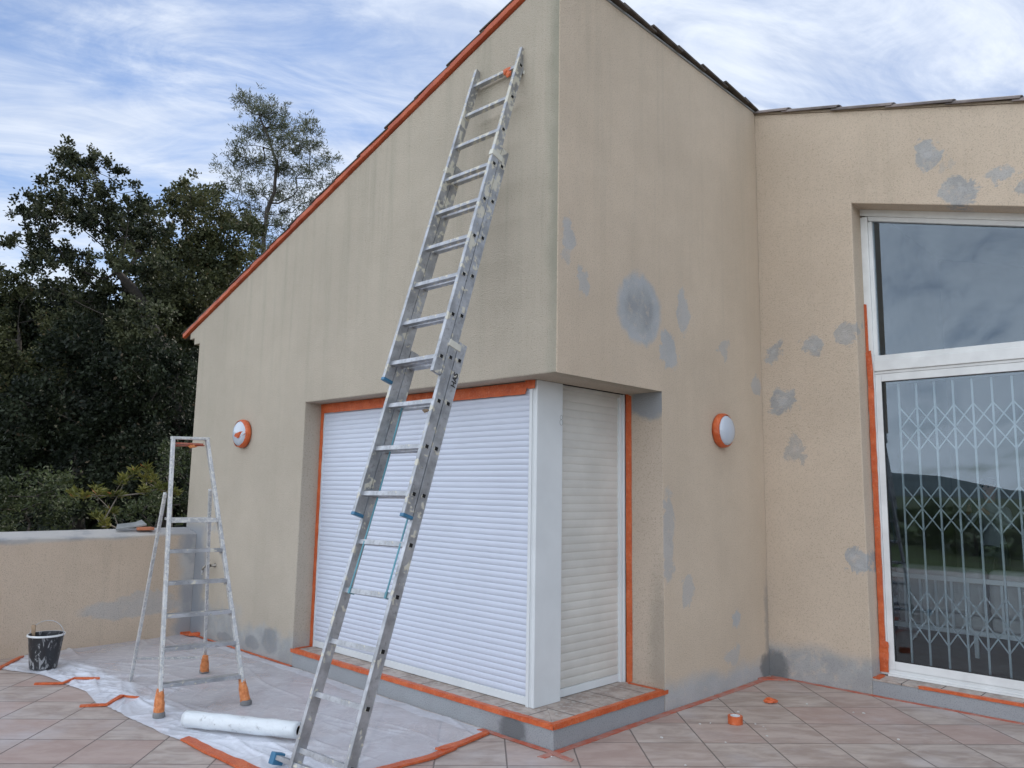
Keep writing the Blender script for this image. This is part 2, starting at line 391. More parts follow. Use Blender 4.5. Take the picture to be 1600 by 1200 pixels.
def roll_dirty():
    mt, k, b = material('sheet_roll_plastic'); P = k.obj()
    n = k.noise(P, 26, 6, .75); n2 = k.noise(P, 5, 4, .6)
    c = k.mix(k.math('MULTIPLY', k.mapr(n, .54, .64), k.mapr(n2, .42, .6, 0, .75)), (.70, .74, .76, 1), (.30, .31, .31, 1))
    k.put(b.inputs['Base Color'], c); b.inputs['Roughness'].default_value = .32
    k.put(b.inputs['Normal'], k.bump(k.noise(P, 14, 5, .6, 2), .010, .6))
roll_dirty()
mk('cardboard', (.32, .24, .17), .9)
mk('crumb', (.6, .6, .58), .9)
def soil():
    mt, k, b = material('soil'); P = k.pos(); x, y, z = k.sep(P)
    n = k.noise(P, .5, 6, .6); c = k.mix(k.mapr(n, .35, .65), (.07, .065, .04, 1), (.11, .10, .06, 1))
    c = k.mix(k.math('MULTIPLY', k.mapr(y, -6, -12), k.mapr(n, .3, .6)), c, (.10, .15, .045, 1))
    k.put(b.inputs['Base Color'], c); b.inputs['Roughness'].default_value = .95; k.put(b.inputs['Normal'], k.bump(k.noise(P, 6, 4), .05))
soil()
mk('grass', (.10, .13, .04), .95, var=.4, vscale=.5)
leaf_mat('sunlit_leaf', (.05, .09, .03), (.16, .22, .07))  # brighter version of dark_leaf, sunlight painted into the leaf colour
mk('hazy_scrub', (.10, .14, .15), .95, var=.35, vscale=.01)  # bluish because distance haze is mixed into the hills' base colour
mk('skin', (.45, .27, .20), .55)
mk('shirt', (.34, .37, .42), .9)
mk('trousers', (.03, .035, .05), .9)
mk('hair', (.03, .022, .018), .7)
mk('letter_black', (.02, .02, .02), .6)
def globe_mat():
    mt, k, b = material('lamp_globe'); b.inputs['Base Color'].default_value = (.50, .545, .61, 1); b.inputs['Roughness'].default_value = .10
    k.put(b.inputs['Coat Weight'], .3)
    mt, k, b = material('bucket_black'); P = k.obj(); x, y, z = k.sep(P)
    n = k.noise(k.comb(k.math('MULTIPLY', x, 26), k.math('MULTIPLY', y, 26), k.math('MULTIPLY', z, 9)), 1, 6, .66, .8)
    c = k.mix(k.mapr(n, .545, .60, 0, .85), (.022, .024, .028, 1), (.34, .35, .36, 1))
    k.put(b.inputs['Base Color'], c); k.put(b.inputs['Roughness'], k.mapr(n, .5, .6, .35, .85))
globe_mat()
# ---------------------------------------------------------------- mesh helpers
def link(name, me, mats, parent=None, smooth=False, bevel=0, seg=2):
    if isinstance(mats, str): mats = [mats]
    for q in mats: me.materials.append(bpy.data.materials[q])
    o = bpy.data.objects.new(name, me); COL.objects.link(o)
    if parent is not None: o.parent = parent
    if smooth:
        for p in me.polygons: p.use_smooth = True
    if bevel:
        b = o.modifiers.new('bevel', 'BEVEL'); b.width = bevel; b.segments = seg; b.limit_method = 'ANGLE'; b.angle_limit = math.radians(40)
    return o
def obj(name, bm, mats, parent=None, smooth=False, bevel=0, seg=2, recalc=True):
    if recalc: bmesh.ops.recalc_face_normals(bm, faces=bm.faces)
    me = bpy.data.meshes.new(name); bm.to_mesh(me); bm.free()
    return link(name, me, mats, parent, smooth, bevel, seg)
def thing(name, label, cat, loc=(0, 0, 0), group=None):
    o = bpy.data.objects.new(name, None); COL.objects.link(o); o.empty_display_size = .1
    o.location = loc; tag(o, label, cat, group); return o
def tag(o, label=None, cat=None, group=None, kind=None):
    if label: o['label'] = label
    if cat: o['category'] = cat
    if group: o['group'] = group
    if kind: o['kind'] = kind
    return o
def BM(): return bmesh.new()
def box(bm, a, b, mi=0):
    x0, y0, z0 = a; x1, y1, z1 = b
    v = [bm.verts.new(p) for p in ((x0,y0,z0),(x1,y0,z0),(x1,y1,z0),(x0,y1,z0),(x0,y0,z1),(x1,y0,z1),(x1,y1,z1),(x0,y1,z1))]
    fs = []
    for f in ((0,3,2,1),(4,5,6,7),(0,1,5,4),(1,2,6,5),(2,3,7,6),(3,0,4,7)):
        q = bm.faces.new([v[i] for i in f]); q.material_index = mi; fs.append(q)
    return fs
def obox(bm, o, ax, ay, az, lo, hi, mi=0):
    """box in the frame (o; ax, ay, az)"""
    v = []
    for z in (lo[2], hi[2]):
        for x, y in ((lo[0], lo[1]), (hi[0], lo[1]), (hi[0], hi[1]), (lo[0], hi[1])):
            v.append(bm.verts.new(o + ax*x + ay*y + az*z))
    for f in ((0,3,2,1),(4,5,6,7),(0,1,5,4),(1,2,6,5),(2,3,7,6),(3,0,4,7)):
        q = bm.faces.new([v[i] for i in f]); q.material_index = mi
def bar(bm, p, q, w, d, side, mi=0, w2=None, d2=None):
    """rectangular bar p->q ; w along 'side', d perpendicular"""
    p, q, side = Vector(p), Vector(q), Vector(side)
    t = (q-p).normalized(); s = (side - t*side.dot(t)).normalized(); n = t.cross(s)
    w2 = w if w2 is None else w2; d2 = d if d2 is None else d2
    v = []
    for o, ww, dd in ((p, w, d), (q, w2, d2)):
        for a, b in ((-1, -1), (1, -1), (1, 1), (-1, 1)): v.append(bm.verts.new(o + s*a*ww/2 + n*b*dd/2))
    for f in ((0,3,2,1),(4,5,6,7),(0,1,5,4),(1,2,6,5),(2,3,7,6),(3,0,4,7)):
        x = bm.faces.new([v[i] for i in f]); x.material_index = mi
def tube(bm, pts, r, seg=8, mi=0, cap=True):
    pts = [Vector(p) for p in pts]; rings = []
    rr = r if isinstance(r, (list, tuple)) else [r]*len(pts)
    ref = Vector((0, 0, 1))
    for i, p in enumerate(pts):
        t = (pts[min(i+1, len(pts)-1)] - pts[max(i-1, 0)]).normalized()
        a = t.cross(ref)
        if a.length < .05: a = t.cross(Vector((1, 0, 0)))
        a.normalize(); b = t.cross(a); ref = b.cross(t) if False else ref
        rings.append([bm.verts.new(p + (a*math.cos(2*PI*k/seg) + b*math.sin(2*PI*k/seg))*rr[i]) for k in range(seg)])
    for i in range(len(rings)-1):
        for k in range(seg):
            f = bm.faces.new((rings[i][k], rings[i][(k+1) % seg], rings[i+1][(k+1) % seg], rings[i+1][k])); f.material_index = mi
    if cap:
        for q in (rings[0], rings[-1]):
            f = bm.faces.new(q); f.material_index = mi
def lathe(bm, prof, c=(0, 0, 0), seg=32, axis='z', mi=0, cap=True):
    """prof: list of (r, h)"""
    c = Vector(c); rings = []
    for r, h in prof:
        ring = []
        for k in range(seg):
            a = 2*PI*k/seg; x, y = r*math.cos(a), r*math.sin(a)
            p = Vector((x, y, h)) if axis == 'z' else (Vector((x, h, y)) if axis == 'y' else Vector((h, x, y)))
            ring.append(bm.verts.new(c+p))
        rings.append(ring)
    for i in range(len(rings)-1):
        for k in range(seg):
            f = bm.faces.new((rings[i][k], rings[i][(k+1) % seg], rings[i+1][(k+1) % seg], rings[i+1][k])); f.material_index = mi
    if cap and prof[0][0] > 1e-4: bm.faces.new(rings[0]).material_index = mi
    if cap and prof[-1][0] > 1e-4: bm.faces.new(rings[-1]).material_index = mi
    bmesh.ops.remove_doubles(bm, verts=bm.verts, dist=1e-6)
def prism(bm, poly, d0, d1, plane='xz', mi=0):
    def P(u, v, d):
        return {'xz': (u, d, v), 'yz': (d, u, v), 'xy': (u, v, d)}[plane]
    a = [bm.verts.new(P(u, v, d0)) for u, v in poly]; b = [bm.verts.new(P(u, v, d1)) for u, v in poly]
    fs = [bm.faces.new(a), bm.faces.new(b)]
    n = len(poly)
    for i in range(n): fs.append(bm.faces.new((a[i], a[(i+1) % n], b[(i+1) % n], b[i])))
    for f in fs: f.material_index = mi
    return fs
def ribbon(bm, pts, width, normal, across=None, jit=.0015, wj=.06, seed=0, off=.002, thick=.0015, step=.035, crump=0.0, mi=0):
    """masking tape: thin strip along pts on a surface with the given normal"""
    rnd = random.Random(seed); N = Vector(normal).normalized(); pts = [Vector(p) for p in pts]
    P = []
    for i in range(len(pts)-1):
        L = (pts[i+1]-pts[i]).length; n = max(1, int(L/step))
        for k in range(n): P.append(pts[i].lerp(pts[i+1], k/n))
    P.append(pts[-1])
    top, bot = [], []
    W_ = width if isinstance(width, (list, tuple)) else None
    for i, p in enumerate(P):
        t = (P[min(i+1, len(P)-1)] - P[max(i-1, 0)]).normalized()
        s = N.cross(t).normalized()
        f = i/(len(P)-1)
        w = (W_[0]*(1-f)+W_[1]*f) if W_ else width
        w1 = w/2*(1+rnd.uniform(-wj, wj)); w2 = w/2*(1+rnd.uniform(-wj, wj))
        if i in (0, len(P)-1): sl = rnd.uniform(-.3, .3)*w
        else: sl = 0
        h = off + rnd.uniform(0, jit) + (rnd.random()*crump)
        h2 = off + rnd.uniform(0, jit) + (rnd.random()*crump)
        a = p + s*w1 + N*(h+thick) + t*sl; b = p - s*w2 + N*(h2+thick) - t*sl
        top.append((bm.verts.new(a), bm.verts.new(b)))
        bot.append((bm.verts.new(a - N*(h+thick-.0006)), bm.verts.new(b - N*(h2+thick-.0006))))
    for i in range(len(P)-1):
        for f in ((top[i][0], top[i+1][0], top[i+1][1], top[i][1]), (bot[i][0], bot[i][1], bot[i+1][1], bot[i+1][0]),
                  (top[i][0], bot[i][0], bot[i+1][0], top[i+1][0]), (top[i][1], top[i+1][1], bot[i+1][1], bot[i][1])):
            bm.faces.new(f).material_index = mi
    bm.faces.new((top[0][0], top[0][1], bot[0][1], bot[0][0])).material_index = mi
    bm.faces.new((top[-1][0], bot[-1][0], bot[-1][1], top[-1][1])).material_index = mi

# ---------------------------------------------------------------- ground, terrace, hills
bm = BM()
rings = [0, 8, 16, 30, 60, 120, 260, 600, 1400, 3500, 8000]
NS = 72; vs = []
for i, r in enumerate(rings):
    row = []
    for k in range(NS):
        a = 2*PI*k/NS
        x, y = r*math.cos(a), r*math.sin(a)
        west = max(0, -math.cos(a - .25))                      # slope rising behind the trees on the left
        z = -.9 + (min(max(r-14, 0), 60)*.10*west**1.5) - (1-west)*min(r, 60)*.02*(1 if math.sin(a) < 0 else .5)
        row.append(bm.verts.new((x, y, z)) if r > 0 else None)
    vs.append(row)
c0 = bm.verts.new((0, 0, -.9))
for k in range(NS): bm.faces.new((c0, vs[1][k], vs[1][(k+1) % NS]))
for i in range(1, len(rings)-1):
    for k in range(NS): bm.faces.new((vs[i][k], vs[i+1][k], vs[i+1][(k+1) % NS], vs[i][(k+1) % NS]))
tag(obj('ground', bm, 'soil', smooth=True), kind='structure')
bm = BM(); box(bm, (-5.30, -8.6, -1.0), (9.0, 2.9, 0.0)); box(bm, (-5.3, 2.9, -1.0), (9.0, 3.0, -.01))
tag(obj('terrace', bm, 'terrace_tile'), kind='structure')

bm = BM(); rows = []
rn = random.Random(9)
prof = [0]*97
for k in range(97):
    a = k/96
    prof[k] = 70+38*math.sin(a*21+1.0)+22*math.sin(a*47+2)+12*math.sin(a*101)+6*math.sin(a*233)
for k in range(97):
    a = 2*PI*k/96; c, s = math.cos(a), math.sin(a); row = []
    h = prof[k % 96]
    for r, f in ((1500, -.05), (1750, .3), (2100, .72), (2500, 1.0), (3100, .5), (4000, -.05)):
        row.append(bm.verts.new((r*c, r*s, h*f - 3 + (rn.uniform(-6, 6) if 0 < f < 1 and k % 96 else 0))))
    rows.append(row)
for k in range(96):
    for i in range(5): bm.faces.new((rows[k][i], rows[k][i+1], rows[k+1][i+1], rows[k+1][i]))
tag(obj('hills', bm, 'hazy_scrub', smooth=True), kind='structure')

# ---------------------------------------------------------------- the house
house = thing('house', 'sand-coloured rendered house with grey repair patches, white shutters and a sloping tiled roof', 'house')
ZL, ZS, XA, YJ, YC = 2.33, .148, -3.031, 1.235, 2.898
RS = .338                                                       # roof slope
RT = 5.205
def roofz(x): return RT - RS*abs(x)
TA = .20; TB = .33
# front and side facade: two solids butted end to end behind the corner
bm = BM(); Y1 = TA+.05
prism(bm, [(-5.363, -.3), (XA, -.3), (XA, ZL), (0, ZL), (0, RT), (-5.62, roofz(-5.62)), (-5.62, 3.235), (-5.5035, 3.235), (-5.5035, 3.16), (-5.363, 3.16)], 0, Y1)
prism(bm, [(Y1, ZL), (YJ, ZL), (YJ, -.3), (YC, -.3), (YC, RT), (Y1, RT)], -TB, 0, 'yz')
wl = bm.edges.layers.float.new('bevel_weight_edge')
for e in bm.edges:
    a_, b_ = e.verts[0].co, e.verts[1].co
    onface = (abs(a_.x) < 1e-4 and abs(b_.x) < 1e-4) or (abs(a_.y) < 1e-4 and abs(b_.y) < 1e-4)
    atseam = abs(a_.y-Y1) < 1e-4 and abs(b_.y-Y1) < 1e-4
    if onface and not atseam and not (abs(a_.y-Y1) < 1e-4 or abs(b_.y-Y1) < 1e-4): e[wl] = 1.0
bmesh.ops.recalc_face_normals(bm, faces=bm.faces)
for f in bm.faces:
    n = f.normal; c = f.calc_center_median()
    if n.x > .7: f.material_index = 1 if c.x > -.5 else 0
    elif n.y < -.7 and c.y > .5: f.material_index = 2
    else: f.material_index = 0
w = obj('wall', bm, ['stucco_a', 'stucco_b', 'stucco_jamb'], house, bevel=.009, seg=3); w.modifiers[0].limit_method = 'WEIGHT'
w['label'] = 'tall corner walls of the house, greenish streaks high up'
# wing with the glazed door
def ctop(x): return 5.190 - .294*x
def chead(x): return 4.086 - .273*(x-.8646)
XW, XE = .8646, 4.20
bm = BM()
prism(bm, [(-.12, -.3), (XW, -.3), (XW, chead(XW)), (XE, chead(XE)), (XE, -.3), (7.0, -.3), (7.0, ctop(7)), (.0, ctop(0)), (-.12, ctop(0))], YC, YC+.36)
w = obj('wall', bm, 'stucco_c', house, bevel=.008, seg=3)
w['label'] = 'wing wall with the tall glazed door, blue-grey spots'
# back and side walls that close the house
bm = BM()
box(bm, (-5.363, .2502, -.9), (-5.11, 9.0, 3.30)); prism(bm, [(-5.109, -.9), (7.0, -.9), (7.0, ctop(7)), (0, ctop(0)), (-5.109, roofz(-5.109))], 8.75, 9.0)
box(bm, (6.75, YC+.3602, -.9), (7.0, 8.749, ctop(7))); box(bm, (-TB-.02, YC+.3605, -.3), (-.001, 8.749, RT-.01))
obj('wall', bm, 'stucco_plain', house)['label'] = 'rear walls of the house'
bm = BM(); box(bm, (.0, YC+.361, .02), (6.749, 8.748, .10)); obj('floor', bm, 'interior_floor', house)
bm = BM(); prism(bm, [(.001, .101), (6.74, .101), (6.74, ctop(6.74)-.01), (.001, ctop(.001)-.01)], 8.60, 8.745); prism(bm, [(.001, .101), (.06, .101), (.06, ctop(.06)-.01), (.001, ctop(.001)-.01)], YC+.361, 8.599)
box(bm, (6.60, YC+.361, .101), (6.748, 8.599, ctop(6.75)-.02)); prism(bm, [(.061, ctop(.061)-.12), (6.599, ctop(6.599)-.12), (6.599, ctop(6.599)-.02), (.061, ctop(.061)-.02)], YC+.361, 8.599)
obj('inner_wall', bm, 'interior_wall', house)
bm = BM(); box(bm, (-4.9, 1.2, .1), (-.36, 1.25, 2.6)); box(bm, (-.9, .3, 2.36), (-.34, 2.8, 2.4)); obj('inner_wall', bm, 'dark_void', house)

# roofs -------------------------------------------------------------
roof = bpy.data.objects.new('roof', None); COL.objects.link(roof); roof.parent = house
bm = BM()
def slab(x0, z0, x1, z1, y0, y1, t):
    prism(bm, [(x0, z0), (x1, z1), (x1, z1+t), (x0, z0+t)], y0, y1)
slab(-5.76, roofz(-5.76)+.002, 0.0, RT+.002, .012, 9.2, .04)
slab(0.001, ctop(0)+.002, 7.3, ctop(7.3)+.002, YC+.012, 9.2, .04)
obj('roof_deck', bm, 'roof_tile_dark', roof)
# roof field tiles (rows of barrels running down the slope)
def barrel(bm, p, q, r, h, lift0, lift1, seg=6, mi=0, across=Vector((0, 1, 0)), r2=None, thick=.012):
    """half-round clay tile from p (upper end) to q (lower end)"""
    p, q = Vector(p), Vector(q); t = (q-p).normalized(); n = across.cross(t).normalized()
    if n.z < 0: n = -n
    a_, b_ = [], []
    r2 = r2 or r
    for o, rr, L in ((p, r, lift0), (q, r2, lift1)):
        ra = [bm.verts.new(o + across*rr*math.cos(PI*k/seg) + n*(h*math.sin(PI*k/seg)+L)) for k in range(seg+1)]
        rb = [bm.verts.new(o + across*(rr-thick)*math.cos(PI*k/seg) + n*((h-thick)*math.sin(PI*k/seg)+L)) for k in range(seg+1)]
        a_.append(ra); b_.append(rb)
    for k in range(seg):
        for f in ((a_[0][k], a_[0][k+1], a_[1][k+1], a_[1][k]), (b_[0][k+1], b_[0][k], b_[1][k], b_[1][k+1]),
                  (a_[1][k], a_[1][k+1], b_[1][k+1], b_[1][k]), (a_[0][k+1], a_[0][k], b_[0][k], b_[0][k+1])):
            bm.faces.new(f).material_index = mi
    for k in (0, seg):
        bm.faces.new((a_[0][k], a_[1][k], b_[1][k], b_[0][k])).material_index = mi
bm = BM(); rn = random.Random(3)
row = 0
for j in range(40):
    y = .32 + j*.22
    if y > 9.1: break
    n = 14
    for i in range(n):
        xa = -i*.41; xb = xa-.44
        if xb < -5.85: break
        barrel(bm, (xa, y, roofz(xa)+.05), (xb, y, roofz(xb)+.05), .085, .06, .0, .02)
for j in range(27):
    y = YC+.32 + j*.22
    for i in range(17):
        xa = .05+i*.42; xb = xa+.45
        barrel(bm, (xa, y, ctop(xa)+.05), (xb, y, ctop(xb)+.05), .085, .06, .0, .02)
obj('field_tiles', bm, 'roof_tile_dark', roof)
# verge of the front gable: flat dark tiles stepping up over an orange-taped edge
bm = BM(); rn = random.Random(5); X = -5.80; i = 0
while X < -.02:
    L = .385+rn.uniform(-.01, .01); xe = min(X+L+.05, .0)
    za, zb = roofz(X)+.068, roofz(xe)+.046
    dj = rn.uniform(-.006, .006)
    prism(bm, [(X, za+dj), (xe, zb+dj), (xe, zb+dj+.013), (X, za+dj+.013)], -.033+rn.uniform(-.004, .004), .30)
    X += L; i += 1
obj('verge_tiles', bm, 'roof_tile_dark', roof, bevel=.002)
bm = BM(); rn = random.Random(6)
xs = [-5.77+5.77*k/60 for k in range(61)]
prev = None
for x in xs:
    z = roofz(x); j1 = rn.uniform(-.0025, .0025); j2 = rn.uniform(-.003, .003)
    cur = [bm.verts.new(p) for p in ((x, -.0265+j1, z+.014+j2), (x, -.030+j1, z+.058+j2), (x, .010, z+.056+j2), (x, .010, z+.006+j2))]
    if prev:
        for k in range(4): bm.faces.new((prev[k], prev[(k+1) % 4], cur[(k+1) % 4], cur[k]))
    else: bm.faces.new(cur)
    prev = cur
bm.faces.new(prev)
t_ = obj('masking_tape', bm, 'roof_tape', roof, bevel=.003); t_['label'] = 'orange tape wrapped along the sloping roof edge'
# ridge over the side wall: dark overlapping tiles, stepping towards the wing
bm = BM(); y = -.06; rn = random.Random(8)
while y < YC-.05:
    L = .385; y1 = min(y+L+.05, YC+.02)
    prism(bm, [(y, RT+.040), (y1, RT+.010), (y1, RT+.028), (y, RT+.058)], -.14, .045+rn.uniform(-.006, .006), 'yz'); y += L
obj('ridge_tiles', bm, 'roof_tile_dark', roof, bevel=.002)
bm = BM(); box(bm, (-.10, -.05, RT+.001), (.012, YC, RT+.012)); obj('ridge_mortar', bm, 'cement', roof)
# verge of the wing: barrel tiles running down the slope
bm = BM(); rn = random.Random(12); X = -.02; i = 0
while X < 7.2:
    L = .455 if i else .30; xe = X+L+.05; dj = rn.uniform(-.004, .004)
    barrel(bm, (X, YC+.055, ctop(X)+.020+dj), (xe, YC+.055, ctop(xe)+.020+dj), .088, .048, -.014, .004, 10, r2=.098+rn.uniform(-.003, .003))
    X += L; i += 1
obj('verge_tiles', bm, 'roof_tile_grey', roof, smooth=False, bevel=.0015)
bm = BM()
prism(bm, [(0.0, ctop(0)+.0015), (7.0, ctop(7)+.0015), (7.0, ctop(7)+.022), (0.0, ctop(0)+.022)], YC-.008, YC+.15)
obj('verge_mortar', bm, 'stucco_plain', roof)

# corner window: sill, post and two shutters ------------------------------
bm = BM(); prism(bm, [(XA+.0005, 0.0005), (0, 0.0005), (0, YJ-.0005), (-TB-.12, YJ-.0005), (-TB-.12, TA), (XA+.0005, TA)], -.3, ZS-.016, 'xy')
sill = obj('sill_base', bm, 'cement', house, bevel=.006); sill['label'] = 'grey cement base under the corner window'
bm = BM(); e = .012
prism(bm, [(XA+.001, -.004), (0.004, -.004), (-TB-.12, TA+.22), (XA+.001, TA+.22)], ZS-.0155, ZS, 'xy', 0)
prism(bm, [(0.0045, -.0035), (0.0045, YJ-.001), (-TB-.12, YJ-.001), (-TB-.12, TA+.2205)], ZS-.0155, ZS, 'xy', 1)
obj('sill_tiles', bm, ['sill_tile_front', 'sill_tile_side'], house, bevel=.002)

def shutter(name, label, plane, d, u0, u1, z0, z1, pitch, mats, prof, flip=1):
    """roller shutter: curtain of interlocked curved slats"""
    root = bpy.data.objects.new(name, None); COL.objects.link(root); root.parent = house; root['label'] = label
    bm = BM(); n = int((z1-z0-.06)/pitch)
    pts = []
    for i in range(n):
        za = z0+.06+i*pitch
        for (f, dd) in prof: pts.append((za+f*pitch, dd))
    pts.append((z0+.06+n*pitch, prof[0][1])); pts.append((z1, prof[0][1]))
    prev = None
    rn = random.Random(1)
    for (z, dd) in pts:
        if plane == 'y': c = [bm.verts.new((u0, d-dd, z)), bm.verts.new((u1, d-dd, z))]
        else: c = [bm.verts.new((d+dd, u0, z)), bm.verts.new((d+dd, u1, z))]
        if prev: bm.faces.new((prev[0], prev[1], c[1], c[0]))
        prev = c
    o = obj('slat_curtain', bm, mats[0], root)
    sm = o.modifiers.new('solid', 'SOLIDIFY'); sm.thickness = .004; sm.offset = 0
    bm = BM()
    if plane == 'y': box(bm, (u0, d-.012, z0+.004), (u1, d+.006, z0+.058))
    else: box(bm, (d-.006, u0, z0+.004), (d+.012, u1, z0+.058))
    obj('bottom_bar', bm, mats[1], root, bevel=.003)
    return root
sA = shutter('roller_shutter', 'wide closed white roller shutter with fine slats', 'y', TA, -2.99, -.372, ZS, 2.29, .0415,
             ('white_shutter', 'white_lacquer'), [(0, .001), (.08, .0035), (.3, .0070), (.55, .0078), (.80, .0058), (.93, .002)])
bm = BM(); box(bm, (-3.0305, TA-.022, ZS), (-2.985, TA+.03, 2.329)); box(bm, (-2.984, TA+.0, 2.25), (-.40, TA+.06, 2.329))
obj('guide_rail', bm, 'white_lacquer', sA, bevel=.003)
bm = BM(); box(bm, (-.400, TA-.022, ZS), (-.356, TA+.03, 2.2995)); box(bm, (-.392, TA-.030, ZS), (-.366, TA-.0225, 2.2995))
obj('guide_rail', bm, 'white_lacquer', sA, bevel=.003)
bm = BM(); box(bm, (-.3555, TA-.022, ZS), (-.325, .452, 2.3295)); box(bm, (-.3555-.03, TA-.018, 2.29), (-.3556, TA+.03, 2.3293)); post = obj('corner_post', bm, 'white_lacquer', house, bevel=.004); post['label'] = 'plain white post between the two shutters'
sB = shutter('roller_shutter', 'narrow closed shutter with wide ivory slats beside the corner post', 'x', -TB-.055, .44, YJ+.03, ZS, 2.33, .0575,
             ('ivory_slat', 'white_lacquer'), [(0, -.004), (.025, -.004), (.03, .002), (.2, .0045), (.5, .0058), (.8, .0046), (.97, .002), (.975, -.004)])
YR = YJ-.001
bm = BM(); box(bm, (-TB-.075, YR-.048, ZS), (-TB-.028, YR, 2.3295)); box(bm, (-TB-.0275, YR-.020, ZS), (-TB-.012, YR, 2.3295))
obj('guide_rail', bm, 'white_lacquer', sB, bevel=.003)
bm = BM(); box(bm, (-TB-.10, .455, 2.235), (-TB-.05, YR-.049, 2.3294)); box(bm, (-TB-.04, .4525, 2.30), (-TB-.028, YR-.049, 2.3294)); obj('shutter_box_edge', bm, 'ivory_slat', sB, bevel=.003)
# faint scribble on the post
bm = BM()
for cz, r in ((2.085, .016), (2.05, .020)):
    pts = [(-.3240, .435+r*.8*math.cos(a*PI/8), cz+r*math.sin(a*PI/8)) for a in range(17)]
    tube(bm, pts, .0012, 4)
obj('pencil_mark', bm, 'slate', post)

# glazed door -----------------------------------------------------------------
YG = YC+.20
door = bpy.data.objects.new('glazed_door', None); COL.objects.link(door); door.parent = house
door['label'] = 'tall white framed glazed door with sloping head, window pane above and folding grille behind'
bm = BM()
zt = 2.545
prism(bm, [(XW+.0, chead(XW)), (XE, chead(XE)), (XE, chead(XE)-.06), (XW, chead(XW)-.06)], YG-.005, YG+.07)
prism(bm, [(XW+.062, chead(XW+.062)-.0605), (XE-.062, chead(XE-.062)-.0605), (XE-.062, chead(XE-.062)-.10), (XW+.062, chead(XW+.062)-.10)], YG+.008, YG+.07)
box(bm, (XW, YG-.004, .13), (XW+.060, YG+.07, chead(XW+.06)-.062))
box(bm, (XW+.0605, YG+.008, 2.7605), (XW+.092, YG+.07, chead(XW+.092)-.102))
box(bm, (XE-.06, YG-.004, .13), (XE, YG+.07, chead(XE)-.062))
obj('door_frame', bm, 'white_frame', door, bevel=.003)
bm = BM()
box(bm, (XW+.0607, YG-.010, 2.625), (XE-.061, YG+.07, 2.715)); box(bm, (XW+.0607, YG+.004, 2.7155), (XE-.061, YG+.07, 2.76)); box(bm, (XW+.0607, YG+.006, 2.60), (XE-.061, YG+.07, 2.6245))
obj('transom', bm, 'white_frame', door, bevel=.004)
bm = BM(); box(bm, (XW+.0925, YG+.04, 2.7605), (XE-.0925, YG+.046, 2.95)); 
prism(bm, [(XW+.0925, 2.9505), (XE-.0925, 2.9505), (XE-.0925, chead(XE-.0925)-.1025), (XW+.0925, chead(XW+.0925)-.1025)], YG+.04, YG+.046)
bmesh.ops.remove_doubles(bm, verts=bm.verts, dist=.001)
bm.free(); bm = BM()
prism(bm, [(XW+.0925, 2.7605), (XE-.0925, 2.7605), (XE-.0925, chead(XE-.0925)-.1025), (XW+.0925, chead(XW+.0925)-.1025)], YG+.04, YG+.046)
obj('glass_pane', bm, 'window_glass', door)
leafx = XW+.0612
for nm, x0, x1, yo in (('sliding_leaf', leafx, 2.60, 0), ('sliding_leaf', 2.545, XE-.0612, .032)):
    lf = door
    bm = BM(); y0, y1 = YG+.006+yo, YG+.036+yo
    box(bm, (x0, y0, .175), (x0+.048, y1, 2.598)); box(bm, (x1-.048, y0, .175), (x1, y1, 2.598))
    box(bm, (x0+.0485, y0+.001, .175), (x1-.0485, y1, .240)); box(bm, (x0+.0485, y0+.001, 2.535), (x1-.0485, y1, 2.598))
    obj('leaf_frame', bm, 'white_frame', lf, bevel=.003)
    bm = BM(); box(bm, (x0+.0485, y0+.012, .2405), (x1-.0485, y0+.018, 2.5345)); obj('glass_pane', bm, 'window_glass', lf)
    bm = BM()
    for q in ((x0+.0485, y0+.004, .2405, x0+.054, y0+.0115, 2.5345), (x0+.0545, y0+.004, .2405, x1-.055, y0+.0115, .248), (x0+.0545, y0+.004, 2.527, x1-.055, y0+.0115, 2.5345)):
        box(bm, q[:3], q[3:])
    obj('glazing_seal', bm, 'rubber', lf)
bm = BM()
box(bm, (XW+.0605, YG-.02, .124), (XE-.0605, YG+.07, .140)); box(bm, (XW+.0605, YG-.008, .1405), (XE-.0605, YG-.002, .156)); box(bm, (XW+.0605, YG+.012, .1405), (XE-.0605, YG+.07, .174))
obj('track', bm, 'white_frame', door, bevel=.002)
# step in front of the glazed door
ZD = .122
bm = BM(); box(bm, (XW-.0005+.001, YC-.002, -.3), (XE, YG+.07, ZD-.0145)); obj('sill_base', bm, 'cement', house, bevel=.005)
mt, k_, b_ = None, None, None
bm = BM(); box(bm, (XW+.001, YC-.006, ZD-.014), (XE-.001, YG+.069, ZD)); obj('sill_tiles', bm, 'sill_tile_front', house, bevel=.002)
# folding security grille behind the glass
gr = bpy.data.objects.new('security_grille', None); COL.objects.link(gr); gr.parent = house; gr['label'] = 'folding metal security grille behind the glass door'
YV = YG+.145; gx = [1.066+.1385*k for k in range(21)]
base_bm = BM(); bar(base_bm, (0, 0, .20), (0, 0, 2.52), .016, .012, (1, 0, 0)); me = None
g0 = obj('upright', base_bm, 'grille_metal', gr, bevel=.002)
g0.location = (gx[0], YV, 0)
for x in gx[1:]:
    c = g0.copy(); COL.objects.link(c); c.parent = gr; c.location = (x, YV, 0)
for (zb, zt_) in ((.40, .81), (1.295, 1.665), (1.955, 2.325)):
    bm = BM()
    for k in range(-1, 20):
        xa = gx[0]+.1385*k; xb = xa+.277
        for s, off in ((0, -.013), (1, .013)):
            p = (xa, YV+off, zt_ if s == 0 else zb); q = (xb, YV+off, zb if s == 0 else zt_)
            if k == -1:
                p = ((xa+xb)/2, YV+off, (zb+zt_)/2)
            bar(bm, p, q, .0105, .003, (0, 0, 1))
    obj('lattice', bm, 'grille_metal', gr)
